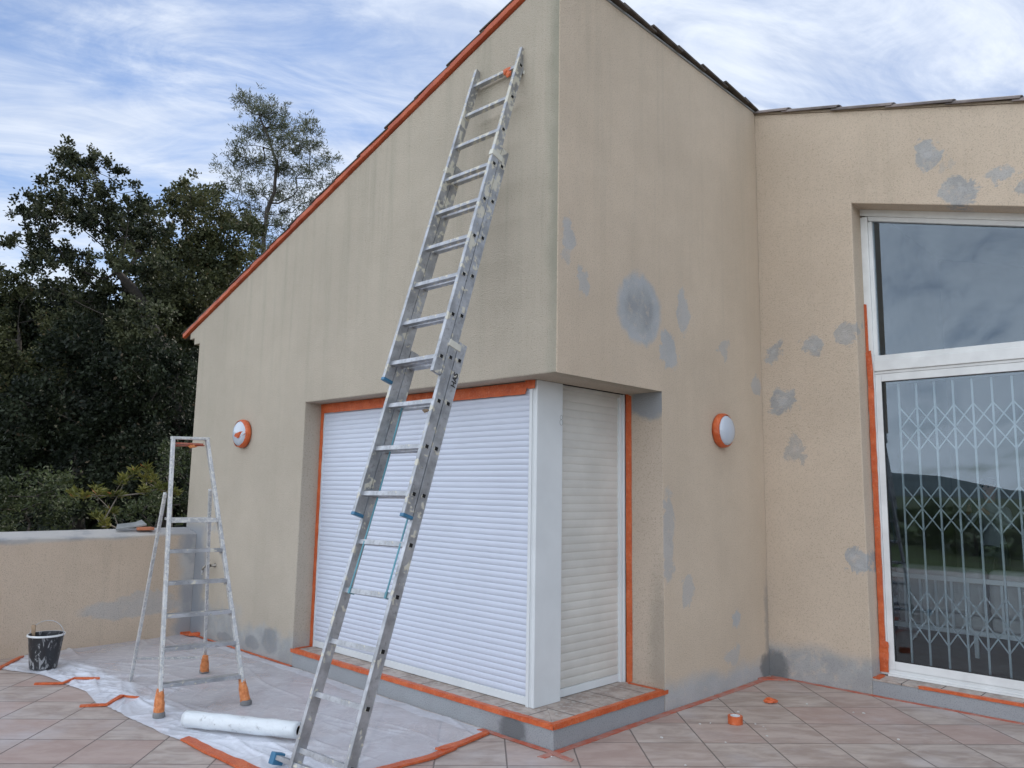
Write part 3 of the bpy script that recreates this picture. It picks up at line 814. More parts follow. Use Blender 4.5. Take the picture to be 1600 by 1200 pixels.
bm = BM(); box(bm, (.96, YV-.02, .165), (4.1, YV+.02, .185)); obj('grille_track', bm, 'grille_metal', gr)
bm = BM(); box(bm, (.96, YV-.02, 2.53), (4.1, YV+.02, 2.56)); obj('grille_track', bm, 'grille_metal', gr)
# ---------------------------------------------------------------- tape on the house
def tape(label, segs, mat='orange_tape', parent=None, cat='tape', **kw):
    bm = BM()
    for i, s in enumerate(segs):
        a = dict(kw); a.update(s[3] if len(s) > 3 else {})
        ribbon(bm, s[0], s[1], s[2], seed=hash(label) % 97 if False else len(label)*13+i, **a)
    o = obj('masking_tape', bm, mat, parent, recalc=True)
    if parent is None: tag(o, label, cat)
    else: o['label'] = label
    return o
tape('orange tape framing the wide shutter', [
    ([(-3.008, TA-.024, ZS+.005), (-3.008, TA-.024, 2.31)], .043, (0, -1, 0), dict(wj=.12)),
    ([(-3.03, TA-.026, 2.285), (-2.2, TA-.024, 2.283), (-.42, TA-.024, 2.278)], .085, (0, -1, 0), dict(wj=.03)),
    ([(-.415, TA-.034, 2.300), (-.335, TA-.034, 2.298)], .060, (0, -1, 0), dict(wj=.05))], parent=house, off=.003)
tape('orange tape along the jamb of the narrow shutter', [
    ([(-TB+.022, YJ-.0012, ZS+.004), (-TB+.022, YJ-.0012, 2.325)], .052, (0, -1, 0), dict(wj=.05, step=.12))], parent=house)
tape('orange tape along the front edge of the corner window sill', [
    ([(XA+.01, .012, ZS), (-.004, .012, ZS)], .040, (0, 0, 1), dict(wj=.14)),
    ([(XA-.015, -.0045, ZS-.012), (.004, -.0045, ZS-.012)], .030, (0, -1, 0), dict(wj=.10)),
    ([(-.012, .00, ZS), (-.012, YJ-.02, ZS)], .040, (0, 0, 1), dict(off=.0045, wj=.08)),
    ([(.0055, -.004, ZS-.012), (.0055, YJ+.03, ZS-.012)], .028, (1, 0, 0), dict(wj=.10)),
    ([(-.01, YJ-.022, ZS), (-TB+.02, YJ-.020, ZS)], .03, (0, 0, 1), dict(wj=.1)),
    ([(XA+.018, 0.02, ZS), (XA+.004, TA-.03, ZS)], .035, (0, 0, 1), dict(wj=.1, off=.0045))], parent=house)
tape('orange tape down the left edge of the glazed door frame', [
    ([(XW+.012, YG-.006, 3.22), (XW+.014, YG-.006, 2.80)], .022, (0, -1, 0), dict(wj=.08)),
    ([(XW+.022, YG-.011, 2.80), (XW+.030, YG-.012, 2.62), (XW+.030, YG-.012, 1.5), (XW+.028, YG-.012, .32)], .046, (0, -1, 0), dict(wj=.08, crump=.005, step=.07)),
    ([(XW+.040, YG-.013, .40), (XW+.034, YG-.014, .15)], .070, (0, -1, 0), dict(wj=.1, crump=.008)),
    ([(XW+.02, YG-.03, ZD), (XW+.028, YC+.005, ZD)], .055, (0, 0, 1), dict(wj=.15, crump=.006))], parent=house)
tape('orange tape along the edge of the glazed door step', [
    ([(1.21, YC+.010, ZD), (4.1, YC+.010, ZD)], .034, (0, 0, 1), dict(wj=.08)),
    ([(1.21, YC-.0065, ZD-.007), (4.1, YC-.0065, ZD-.007)], .018, (0, -1, 0), dict(wj=.08))], parent=house)
# tape on the terrace at the foot of the walls
tape('faded orange tape on the tiles along the foot of the side wall', [
    ([(.030, -.14, 0), (.034, .4, 0), (.038, 1.3, 0), (.05, 2.2, 0), (.045, 2.80, 0)], .052, (0, 0, 1), dict(wj=.08)),
    ([(-.02, 2.68, 0), (.16, 2.83, 0)], .08, (0, 0, 1), dict(off=.005, crump=.006))], mat='faded_tape')
tape('faded orange tape on the tiles along the foot of the wing wall', [
    ([(.03, YC-.035, 0), (.9, YC-.045, 0), (1.9, YC-.05, 0), (4.4, YC-.05, 0)], .040, (0, 0, 1), dict(wj=.12))], mat='faded_tape')
tape('orange tape strip running past the corner of the cement base', [
    ([(-.60, -.035, .004), (-.02, -.035, .004), (.19, -.050, .0)], .042, (0, 0, 1), dict(wj=.2))], mat='faded_tape')
tape('thin orange tape at the foot of the left front wall', [
    ([(-5.08, -.05, .004), (-4.86, -.04, .014)], .11, (0, 0, 1), dict(crump=.03, wj=.25)),
    ([(-4.86, -.03, .010), (-4.2, -.024, .010), (-3.0, -.018, .008)], .028, (0, 0, 1), dict(wj=.2))])

# ---------------------------------------------------------------- parapet
ang = math.atan2(.067, 1)
par = BM()
def pq(s, d, z): # s along the wall from the house (towards -y), d behind the face
    return Vector((-5.085+.067*s - d, -s, z)) if True else None
rn = random.Random(2)
N = 60; prev = None
for k in range(N+1):
    s = -.0+8.6*k/N
    zt0 = 1.048+.006*math.sin(k*.7); zt1 = 1.100
    cur = [par.verts.new(pq(s, 0, -.9)), par.verts.new(pq(s, 0, zt0-.012)), par.verts.new(pq(s, .012, zt0)), par.verts.new(pq(s, .27, zt1)), par.verts.new(pq(s, .282, zt1-.012)), par.verts.new(pq(s, .282, -.9))]
    if prev:
        for q in range(5): par.faces.new((prev[q], prev[q+1], cur[q+1], cur[q]))
    else: par.faces.new(cur)
    prev = cur
par.faces.new(prev)
bmesh.ops.translate(par, verts=par.verts, vec=(0, -.002, 0))
tag(obj('parapet_wall', par, 'stucco_parapet'), 'low beige rendered parapet wall with a blue-grey cement top, left of the house', 'wall')
bm = BM()
o_ = Vector((-5.17, -.80, 1.092)); ax = Vector((.10, .99, .10)).normalized(); ay = Vector((-.9, .1, .42)).normalized()
pts = [(0, 0), (.30, .03), (.27, .14), (.20, .10), (.03, .10)]
a = [bm.verts.new(o_+ax*u+ay*v+Vector((0, 0, .0))) for u, v in pts]; b = [bm.verts.new(o_+ax*u+ay*v+Vector((.0, 0, .014))) for u, v in pts]
bm.faces.new(a); bm.faces.new(b)
for i in range(5): bm.faces.new((a[i], a[(i+1) % 5], b[(i+1) % 5], b[i]))
tag(obj('slate_offcut', bm, 'slate'), 'small grey slab offcut tilted on top of the parapet', 'offcut')
bm = BM(); prism(bm, [(-5.28, -.56), (-5.14, -.60), (-5.11, -.44), (-5.26, -.42)], 1.088, 1.118, 'xy')
tag(obj('tile_fragment', bm, 'terracotta', bevel=.004), 'terracotta tile fragment lying on top of the parapet', 'fragment')

# ---------------------------------------------------------------- wall lamps
def lamp(loc, axis, label, flap):
    t = thing('wall_lamp', label, 'lamp', loc, 'round bulkhead lamps on the house walls')
    s = -1 if axis == 'y' else 1
    bm = BM(); lathe(bm, [(.128, 0), (.130, s*.035), (.122, s*.05)], seg=40, axis=axis); obj('lamp_base', bm, 'white_lacquer', t, smooth=False)
    bm = BM(); lathe(bm, [(.129, s*.030), (.127, s*.056), (.118, s*.072), (.100, s*.086), (.072, s*.097), (.036, s*.104), (.0, s*.106)], seg=40, axis=axis)
    obj('globe', bm, 'lamp_globe', t, smooth=True)
    # crumpled ring of tape round the rim
    bm = BM(); rn = random.Random(len(label)); seg = 48; P = []
    for k in range(seg):
        a = 2*PI*k/seg
        r0 = .142+rn.uniform(-.0015, .002); r1 = .129+rn.uniform(-.0025, .002)
        if axis == 'y': r1 += .010*math.cos(a+PI)
        row = [(r0-.004, .002), (r0+.002, .02), (r0, .046), (r1+.006, .060), (r1-.003, .066)]
        ring = []
        for r, h in row:
            x, y = r*math.cos(a), r*math.sin(a)
            ring.append(bm.verts.new((x, s*h, y) if axis == 'y' else (s*h, x, y)))
        P.append(ring)
    for k in range(seg):
        for j in range(4): bm.faces.new((P[k][j], P[(k+1) % seg][j], P[(k+1) % seg][j+1], P[k][j+1]))
    o = obj('masking_tape', bm, 'orange_tape', t, smooth=True); sm = o.modifiers.new('s', 'SOLIDIFY'); sm.thickness = .0015
    if flap:
        bm = BM()
        v = [bm.verts.new(p) for p in ((.135, -.05, .018), (.130, -.07, -.012), (.055, -.105, -.052), (.012, -.122, -.030), (.03, -.120, -.005), (.09, -.100, .014))]
        bm.faces.new((v[0], v[1], v[2], v[5])); bm.faces.new((v[2], v[3], v[4], v[5]))
        o = obj('tape_flap', bm, 'orange_tape', t); sm = o.modifiers.new('s', 'SOLIDIFY'); sm.thickness = .002
    return t
lamp((-4.144, -.0, 2.083), 'y', 'round white wall lamp with a loose orange tape flap, left of the wide shutter', True)
lamp((.0, 2.107, 2.088), 'x', 'round white wall lamp in an orange tape ring, right of the narrow shutter', False)

# ---------------------------------------------------------------- tap
t = thing('water_tap', 'small metal garden tap on the house wall behind the stepladder', 'tap', (-4.60, 0, .745))
bm = BM(); lathe(bm, [(.022, 0), (.022, -.008), (.011, -.010), (.011, -.06)], seg=14, axis='y'); tube(bm, [(0, -.055, 0), (0, -.095, .0), (0, -.125, -.012), (0, -.135, -.045)], [.016, .014, .012, .011], 12)
lathe(bm, [(.010, 0), (.010, .038), (.006, .04)], c=(0, -.075, .01), seg=12); obj('tap_body', bm, 'brass', t, smooth=True)
bm = BM(); bar(bm, (-.028, -.075, .056), (.028, -.075, .056), .012, .007, (0, 0, 1)); obj('handle', bm, 'brass', t, bevel=.002)
bm = BM(); lathe(bm, [(.015, 0), (.015, -.022), (.010, -.040), (.008, -.045)], c=(0, -.135, -.040), seg=14); obj('hose_connector', bm, 'aluminium', t)

# ---------------------------------------------------------------- extension ladder
LP = Vector((-.22736769, -1.30702006, .14269807)); LU = Vector((-.02514275, .30739923, .95124842)); LV = Vector((.99908888, .04055165, .01330284)); LN = Vector((.03448541, -.95071619, .30813873))
LSP, LW = .29067, .4498; DM, DT = .0752, .148; EM, ET = -.0467, -.1352
lad = thing('extension_ladder', 'long three-section aluminium extension ladder splashed with plaster, leaning on the front wall', 'ladder', (LP+LU*-.15))
def lobj(name, bm, mats, **kw):
    bmesh.ops.translate(bm, verts=bm.verts, vec=-lad.location); return obj(name, bm, mats, lad, **kw)
RTK, RDP = .025, .068
def rail(side, dn, a, b):
    x0, x1 = (-RTK, 0) if side == 1 else (-LW-RTK, -LW)
    bm = BM(); o = LP+LN*dn
    # C-shaped extrusion: web + two lips, closed outer face
    obox(bm, o, LV, LN, LU, (x0 if side == 1 else x0, -RDP/2, a), (x1, RDP/2, b))
    s0 = x1 if side == 1 else x0
    # small longitudinal ribs so the profile catches light
    lo_, hi_ = (s0, s0+.0018) if side == 1 else (s0-.0018, s0)
    obox(bm, o, LV, LN, LU, (lo_, RDP/2-.008, a), (hi_, RDP/2-.001, b)); obox(bm, o, LV, LN, LU, (lo_, -RDP/2+.001, a), (hi_, -RDP/2+.008, b))
    return lobj('rail', bm, 'aluminium', bevel=.003)
secs = [(0, -.15, LSP*8+.115, 0, 0, 8), (DM, LSP*(5+EM)-.125, LSP*(13+EM)+.135, EM, 5, 13), (DT, LSP*(8+ET)-.11, LSP*(16+ET)+.15, ET, 8, 16)]
for dn, a, b, ee, i0, i1 in secs:
    for s in (0, 1): rail(s, dn, a, b)
proto = None
def rung_bm():
    bm = BM(); h = .0138; d = .0150; n = 4
    prof = [(-d, -h), (d, -h), (d, h), (-d, h)]
    x0, x1 = -LW-RTK-.004, .0035
    outer = [[bm.verts.new(LV*x + LN*p + LU*q) for p, q in prof] for x in (x0, x1)]
    inner = [[bm.verts.new(LV*x + LN*p*.80 + LU*q*.80) for p, q in prof] for x in (x1, x1-.003)]
    for k in range(4):
        k2 = (k+1) % 4
        bm.faces.new((outer[0][k], outer[0][k2], outer[1][k2], outer[1][k]))
        bm.faces.new((outer[1][k], outer[1][k2], inner[0][k2], inner[0][k]))
        f = bm.faces.new((inner[0][k], inner[0][k2], inner[1][k2], inner[1][k])); f.material_index = 1  # open rung end coloured black for the shade inside the tube
    bm.faces.new(outer[0]); bm.faces.new(inner[1]).material_index = 1
    return bm
me = None
for dn, a, b, ee, i0, i1 in secs:
    for i in range(i0, i1+1):
        pos = LP + LN*dn + LU*LSP*(i+ee) - lad.location
        if proto is None: proto = obj('rung', rung_bm(), ['aluminium', 'dark_void'], lad); proto.location = pos
        else:
            c = proto.copy(); COL.objects.link(c); c.parent = lad; c.location = pos
# blue end caps of the upper sections
for dn, a, dk in ((DM, secs[1][1], 0), (DT, secs[2][1], 1)):
    for x in ((-RTK/2, -LW-RTK/2) if not dk else (-LW-RTK/2,)):
        bm = BM(); obox(bm, LP+LN*dn, LV, LN, LU, (x-RTK/2-.004, -RDP/2-.004, a-.016), (x+RTK/2+.004, RDP/2+.004, a+.004)); lobj('end_cap', bm, 'blue_plastic', bevel=.003)
# guide brackets clamping neighbouring rails
for dn, z in ((DM, LSP*8+.075), (DT, LSP*(13+EM)+.05)):
    for x, hb in ((-RTK/2, .022), (-LW-RTK/2, .012)):
        bm = BM(); obox(bm, LP+LN*dn, LV, LN, LU, (x-RTK/2-.006, -RDP/2-(.03 if hb > .02 else .012), z-hb), (x+(RTK/2+.0055 if hb > .02 else -RTK/2+.002), RDP/2+.007, z+hb)); lobj('guide_bracket', bm, 'cream_plastic', bevel=.004)
bm = BM(); obox(bm, LP+LN*(DT), LV, LN, LU, (.002, -RDP/2-.035, secs[2][2]-.20), (.012, -RDP/2-.002, secs[2][2]-.14)); lobj('guide_bracket', bm, 'cream_plastic', bevel=.004)
# teal safety straps on the lower section
for x in (-LW+.045, -.075):
    bm = BM(); p = LP+LV*x+LN*(.018)+LU*(LSP*3+.0); q = LP+LV*(x+.006)+LN*(.022)+LU*(LSP*7+.02)
    mid = p.lerp(q, .5) + LN*-.012
    bar(bm, p, mid, .012, .004, LV); bar(bm, mid, q, .012, .004, LV)
    for c_ in (p, q): obox(bm, c_, LV, LN, LU, (-.008, -.036, -.018), (.008, .004, .018))
    lobj('strap', bm, 'teal_strap')
# stabiliser bar at the foot
bm = BM(); cc = LP+LU*-.075 - LN*.0
bar(bm, cc+LV*(-LW/2-.42), cc+LV*(-LW/2+.42)+LV*.0, .05, .025, LN); lobj('stabiliser_bar', bm, 'aluminium', bevel=.003)
for s in (-1, 1):
    bm = BM(); q = cc+LV*(-LW/2+s*.42); obox(bm, q, LV, LN, LU, (-.022, -.036, -.040), (.022, .036, .024)); lobj('foot_cap', bm, 'blue_plastic', bevel=.006)
# crumpled tape on the top rung and a mortar lump
bm = BM(); rn = random.Random(4); c = LP+LN*DT+LU*LSP*(16+ET)+LV*-.125
bmesh.ops.create_icosphere(bm, subdivisions=2, radius=1)
for v in bm.verts:
    w_ = v.co.copy(); k = 1+rn.uniform(-.22, .22)
    v.co = c + LV*(w_.x*.042*k) + LN*(w_.y*.024*k+.004) + LU*(w_.z*.026*k)
bmesh.ops.create_icosphere(bm, subdivisions=1, radius=1, matrix=Matrix.Translation((99, 0, 0)))
for v in bm.verts:
    if v.co.x > 50:
        w_ = v.co - Vector((99, 0, 0)); k = 1+rn.uniform(-.25, .25); v.co = c+LV*.03+LU*-.045+LN*.01 + LV*w_.x*.028*k+LN*w_.y*.016*k+LU*w_.z*.035*k
lobj('masking_tape', bm, 'orange_tape')['label'] = 'crumpled orange tape stuck on the top rung'
bm = BM(); bmesh.ops.create_icosphere(bm, subdivisions=2, radius=1); c = LP+LN*DM*.0+LU*(LSP*7-.03)+LV*-.19
for v in bm.verts: w_ = v.co.copy(); k = 1+rn.uniform(-.25, .25); v.co = c+LV*w_.x*.024*k+LN*w_.y*.012*k+LU*w_.z*.014*k
lobj('mortar_lump', bm, 'cardboard')
# black letters on the right rail
cu = bpy.data.curves.new('lettering', 'FONT'); cu.body = 'HAS'; cu.size = .052; cu.extrude = .0004; cu.align_x = 'CENTER'; cu.align_y = 'CENTER'; cu.offset = .0012
to = bpy.data.objects.new('lettering_tmp', cu); COL.objects.link(to); bpy.context.view_layer.update()
lm = bpy.data.meshes.new_from_object(to.evaluated_get(bpy.context.evaluated_depsgraph_get())); bpy.data.objects.remove(to)
lo_ = link('lettering', lm, 'letter_black', lad)
cpos = LP+LU*(LSP*7.55)+LV*.0012+LN*-.004
lo_.matrix_local = Matrix.Translation(cpos-lad.location) @ Matrix((LU, LN*1.0, LV)).transposed().to_4x4() if LU.cross(LN).dot(LV) > 0 else Matrix.Translation(cpos-lad.location) @ Matrix((LU, -LN, LV)).transposed().to_4x4()

# ---------------------------------------------------------------- stepladder
FLf, FRf, BRf, BLf = Vector((-2.267, -1.447, 0)), Vector((-2.164, -.873, 0)), Vector((-3.287, -.666, 0)), Vector((-3.402, -1.215, 0))
TL, TR_ = Vector((-2.685, -1.320, 1.915)), Vector((-2.640, -1.078, 1.92))
cen = (FLf+FRf+BRf+BLf)/4
st = thing('stepladder', 'old paint-spattered aluminium stepladder with orange-taped feet, standing on the plastic film', 'stepladder', cen)
def sobj(name, bm, mats, **kw):
    bmesh.ops.translate(bm, verts=bm.verts, vec=-cen); return obj(name, bm, mats, st, **kw)
wd = (FRf-FLf).normalized()
def fl(z): return FLf.lerp(TL, z/1.915)
def fr(z): return FRf.lerp(TR_, z/1.92)
for a_, b_ in ((fl(.04), TL), (fr(.04), TR_)):
    bm = BM(); bar(bm, a_, b_, .026, .045, wd); sobj('rail', bm, 'painted_aluminium', bevel=.004)
for a_, b_ in ((BLf+Vector((0, 0, .0)), fl(1.50)+Vector((-.035, 0, 0))+wd*-.022), (BRf+Vector((0, 0, .05)), fr(1.53)+Vector((-.05, 0, 0))+wd*-.01)):
    bm = BM(); bar(bm, a_, b_, .022, .036, wd); sobj('rear_leg', bm, 'painted_aluminium', bevel=.004)
fwd = Vector((-(wd.y), wd.x, 0))       # towards the back of the ladder
for z in (.205, .435, .652, .872, 1.092):
    bm = BM(); a_, b_ = fl(z), fr(z)
    bar(bm, a_+wd*.012+fwd*.008, b_-wd*.012+fwd*.008, .075, .010, fwd); bar(bm, a_+wd*.012-fwd*.030-Vector((0, 0, .006)), b_-wd*.012-fwd*.030-Vector((0, 0, .006)), .006, .026, fwd)
    for q, s in ((a_, 1), (b_, -1)): bar(bm, q+wd*s*.014+fwd*-.02+Vector((0, 0, -.012)), q+wd*s*.014+fwd*.035+Vector((0, 0, -.03)), .003, .03, wd)
    sobj('step', bm, 'aluminium', bevel=.0015)
bm = BM(); a_, b_ = fl(1.312), fr(1.312)
obox(bm, (a_+b_)/2, wd, fwd, Vector((0, 0, 1)), (-(b_-a_).length/2+.012, -.03, -.012), ((b_-a_).length/2-.012, .20, .006)); obox(bm, (a_+b_)/2, wd, fwd, Vector((0, 0, 1)), (-(b_-a_).length/2+.012, -.034, -.024), ((b_-a_).length/2-.012, -.0305, .008))
sobj('platform', bm, 'painted_aluminium', bevel=.002)
bm = BM(); bar(bm, TL-wd*.016, TR_+wd*.016, .022, .05, Vector((0, 0, 1))); sobj('top_bar', bm, 'painted_aluminium', bevel=.004)
bm = BM(); tube(bm, [TL+wd*.01+Vector((0, 0, -.058))+fwd*.02, TR_-wd*.01+Vector((0, 0, -.052))+fwd*.02], .005, 8)
obox(bm, (TL+TR_)/2+Vector((0, 0, -.038)), wd, fwd, Vector((0, 0, 1)), (-.10, .0, -.008), (.10, .13, .004)); sobj('tool_tray', bm, 'faded_tape')
bm = BM(); bmesh.ops.create_icosphere(bm, subdivisions=2, radius=1); c = (TL*.42+TR_*.58)+Vector((0, 0, -.060))
for v in bm.verts: w_ = v.co.copy(); k = 1+rn.uniform(-.25, .25); v.co = c+wd*w_.x*.03*k+fwd*w_.y*.02*k+Vector((0, 0, w_.z*.014*k))
sobj('masking_tape', bm, 'boot_tape')
bm = BM(); bar(bm, BLf.lerp(fl(1.5), .13)+wd*.01, BRf.lerp(fr(1.5), .095)-wd*.01, .018, .010, Vector((0, 0, 1))); sobj('rear_brace', bm, 'painted_aluminium', bevel=.002)
for f0, top in ((FLf, fl(.2)), (FRf, fr(.2)), (BRf, BRf.lerp(fr(1.53), .13))):
    bm = BM(); t_ = (top-f0).normalized(); rr = random.Random(int(f0.x*100)); seg = 14; rings_ = []
    for h, r in ((.022, .036), (.05, .037), (.085, .036), (.115, .033), (.14, .030), (.165, .026), (.185, .021)):
        rings_.append([bm.verts.new(f0+t_*(h+rr.uniform(-.004, .004)) + (wd*math.cos(2*PI*k/seg)*.95+fwd*math.sin(2*PI*k/seg)*1.05)*(r+rr.uniform(-.0025, .0025))) for k in range(seg)])
    for i in range(len(rings_)-1):
        for k in range(seg): bm.faces.new((rings_[i][k], rings_[i][(k+1) % seg], rings_[i+1][(k+1) % seg], rings_[i+1][k]))
    bm.faces.new(rings_[0]); bm.faces.new(rings_[-1]); sobj('taped_boot', bm, 'boot_tape')['label'] = 'orange tape wound round the foot'
    bm = BM(); lathe(bm, [(.034, .004), (.040, .008), (.040, .030), (.034, .040)], c=f0, seg=18); sobj('rubber_foot', bm, 'grey_rubber', smooth=False)

# ---------------------------------------------------------------- bucket
t = thing('plaster_bucket', 'black builder bucket smeared with white plaster, standing at the parapet', 'bucket', (-4.33, -1.585, .012))
bm = BM(); seg = 40
lathe(bm, [(.100, 0), (.104, .003), (.133, .262), (.141, .266), (.141, .276), (.129, .276), (.126, .262), (.099, .012), (0, .012)], seg=seg); obj('bucket_body', bm, 'bucket_black', t, smooth=False, bevel=0)
bm = BM(); lathe(bm, [(.1425, .262), (.1445, .266), (.1440, .274), (.1420, .2775), (.136, .2775), (.1425, .262)], seg=seg, cap=False); obj('rim', bm, 'roll_plastic', t)
bm = BM(); pts = []
for k in range(25):
    a = PI*k/24; pts.append((math.cos(a)*.146*.72, math.cos(a)*.146*.69, .262+math.sin(a)*.118)); pts[-1] = (pts[-1][0]-.02*math.sin(a), pts[-1][1]+.02*math.sin(a), pts[-1][2])
tube(bm, pts, .0028, 8); obj('handle', bm, 'aluminium', t, smooth=True)
bm = BM(); lathe(bm, [(.105, .05), (0, .052)], seg=seg); obj('plaster_residue', bm, 'slate', t)
tt = thing('wooden_batten', 'short wooden stick standing inside the black bucket', 'stick', (-4.40, -1.66, .03))
bm = BM(); bar(bm, (0, 0, 0), (-.030, .0, .325), .034, .010, (.7, .7, 0)); obj('batten', bm, 'wood', tt, bevel=.003)

# ---------------------------------------------------------------- film roll
t = thing('plastic_film_roll', 'long roll of white plastic sheeting lying on the film in front of the stepladder', 'roll', (-1.575, -1.23, .012))
pa, pb = Vector((-1.905, -1.425, .068)), Vector((-1.195, -1.028, .068)); dr = (pb-pa).normalized()
cr = dr.cross(Vector((0, 0, 1))).normalized(); upv = cr.cross(dr)
bm = BM(); rr = random.Random(7); seg = 40; rings_ = []
for i in range(25):
    p = pa.lerp(pb, i/24); w1 = .0025*math.sin(i*.9); rings_.append([bm.verts.new(p+(cr*math.cos(2*PI*k/seg)+upv*math.sin(2*PI*k/seg))*(.050+w1*math.sin(3*2*PI*k/seg+i*.3)+rr.uniform(-.0008, .0008))) for k in range(seg)])
for i in range(24):
    for k in range(seg): bm.faces.new((rings_[i][k], rings_[i][(k+1) % seg], rings_[i+1][(k+1) % seg], rings_[i+1][k]))
for e, sgn in ((0, -1), (24, 1)):
    inn = [bm.verts.new((pa if e == 0 else pb)+(cr*math.cos(2*PI*k/seg)+upv*math.sin(2*PI*k/seg))*.028) for k in range(seg)]
    for k in range(seg): bm.faces.new((rings_[e][k], rings_[e][(k+1) % seg], inn[(k+1) % seg], inn[k]))
bmesh.ops.translate(bm, verts=bm.verts, vec=-t.location); obj('sheet_roll', bm, 'sheet_roll_plastic', t, smooth=True)
bm = BM(); rings_ = []
for e, r in ((-.004, .0278), (-.004, .0225), (-.12, .0225)):
    rings_.append([bm.verts.new(pb-dr*(-e if False else 0)+dr*e+(cr*math.cos(2*PI*k/24)+upv*math.sin(2*PI*k/24))*r) for k in range(24)])
for i in range(2):
    for k in range(24): bm.faces.new((rings_[i][k], rings_[i][(k+1) % 24], rings_[i+1][(k+1) % 24], rings_[i+1][k])).material_index = i
bm.faces.new(rings_[2]).material_index = 1
bmesh.ops.translate(bm, verts=bm.verts, vec=-t.location); obj('cardboard_core', bm, ['cardboard', 'dark_void'], t)

# ---------------------------------------------------------------- tape roll, scrap, crumbs
t = thing('tape_roll', 'roll of orange tape standing flat on the terrace tiles', 'tape roll', (.49, 1.35, .001))
bm = BM(); lathe(bm, [(.034, 0), (.050, .0), (.050, .052), (.034, .052), (.034, 0)], seg=40, cap=False); obj('tape_winding', bm, 'orange_tape', t, bevel=.001)
bm = BM(); lathe(bm, [(.030, .001), (.0338, .001), (.0338, .053), (.030, .053), (.030, .001)], seg=40, cap=False); bm.faces.ensure_lookup_table(); obj('tape_core', bm, 'roll_plastic', t)
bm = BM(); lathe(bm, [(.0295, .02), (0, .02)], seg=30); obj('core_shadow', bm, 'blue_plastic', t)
bm = BM(); rr = random.Random(5)
bmesh.ops.create_icosphere(bm, subdivisions=2, radius=1)
for v in bm.verts:
    c = v.co.copy(); k = 1+rr.uniform(-.35, .35); v.co = Vector((.420+c.x*.034*k+c.y*.018, 2.03+c.y*.040*k, max(.001, .018+c.z*.020*k)))
tag(obj('tape_scrap', bm, 'orange_tape'), 'crumpled scrap of orange tape on the tiles near the inner corner', 'scrap')
bm = BM(); rr = random.Random(15)
for (cx, cy, n, sp) in ((.36, 1.62, 5, .06), (.62, 1.42, 5, .07), (-.9, -.25, 0, .1), (.3, .0, 4, .25), (1.2, 2.2, 8, .5), (.6, .9, 6, .4)):
    for i in range(n):
        x, y = rr.gauss(cx, sp), rr.gauss(cy, sp)
        if x < .06: continue
        r = rr.uniform(.003, .009)
        mm = Matrix.Translation((x, y, r*.5)) @ Matrix.Diagonal((r*rr.uniform(.8, 1.8), r, r*.6, 1))
        bmesh.ops.create_icosphere(bm, subdivisions=1, radius=1, matrix=mm)
tag(obj('plaster_crumbs', bm, 'crumb'), 'tiny white plaster crumbs scattered over the terrace tiles', 'crumbs', kind='stuff')
from mathutils import noise as mnoise
# ---------------------------------------------------------------- plastic film
front = [(-5.30,-1.52),(-5.0,-1.57),(-4.77,-1.71),(-4.55,-1.85),(-4.40,-1.80),(-4.175,-1.689),(-3.943,-1.64),(-3.6,-1.615),(-3.291,-1.574),(-2.914,-1.63),(-2.758,-1.605),(-2.339,-1.59),(-1.814,-1.559),(-1.69,-1.534),(-1.3,-1.49),(-.99,-1.467),(-.45,-1.45)]
def interp(tab, x):
    if x <= tab[0][0]: return tab[0][1]
    for (a, b), (c, d) in zip(tab, tab[1:]):
        if x <= c: return b+(d-b)*(x-a)/(c-a)
    return tab[-1][1]
redge = [(-1.45, -.44), (-.9, -.43), (-.63, -.406), (-.335, -.462), (-.076, -.512), (0, -.52)]
rr = random.Random(21)
folds = []
for i in range(120):
    x, y = rr.uniform(-5, -.4), rr.uniform(-1.7, 0)
    nearf = rr.random() < .6
    if nearf: y = interp(front, x)+rr.uniform(.0, .42)
    a = rr.gauss(.05, .35) if rr.random() < .75 else rr.uniform(0, PI)
    L = rr.uniform(.25, 1.3)
    folds.append((x, y, math.cos(a), math.sin(a), L, rr.uniform(.004, .013)*(1.5 if nearf else .6), rr.uniform(.008, .022)))
for (x, y, a, L, h_, w_) in ((-1.9, -1.20, .10, 2.2, .020, .020), (-1.2, -1.30, -.05, 1.5, .018, .016), (-2.9, -1.42, .12, 1.2, .022, .022), (-3.6, -1.45, -.10, .9, .020, .02), (-1.0, -1.05, .35, 1.0, .016, .014), (-1.6, -1.02, .16, 1.8, .018, .016), (-3.9, -.9, .5, 1.2, .010, .012), (-2.6, -.45, -.15, 1.5, .008, .010), (-1.4, -.6, .25, 1.3, .009, .010), (-4.2, -.45, .2, 1.1, .008, .010)):
    folds.append((x, y, math.cos(a), math.sin(a), L, h_, w_))
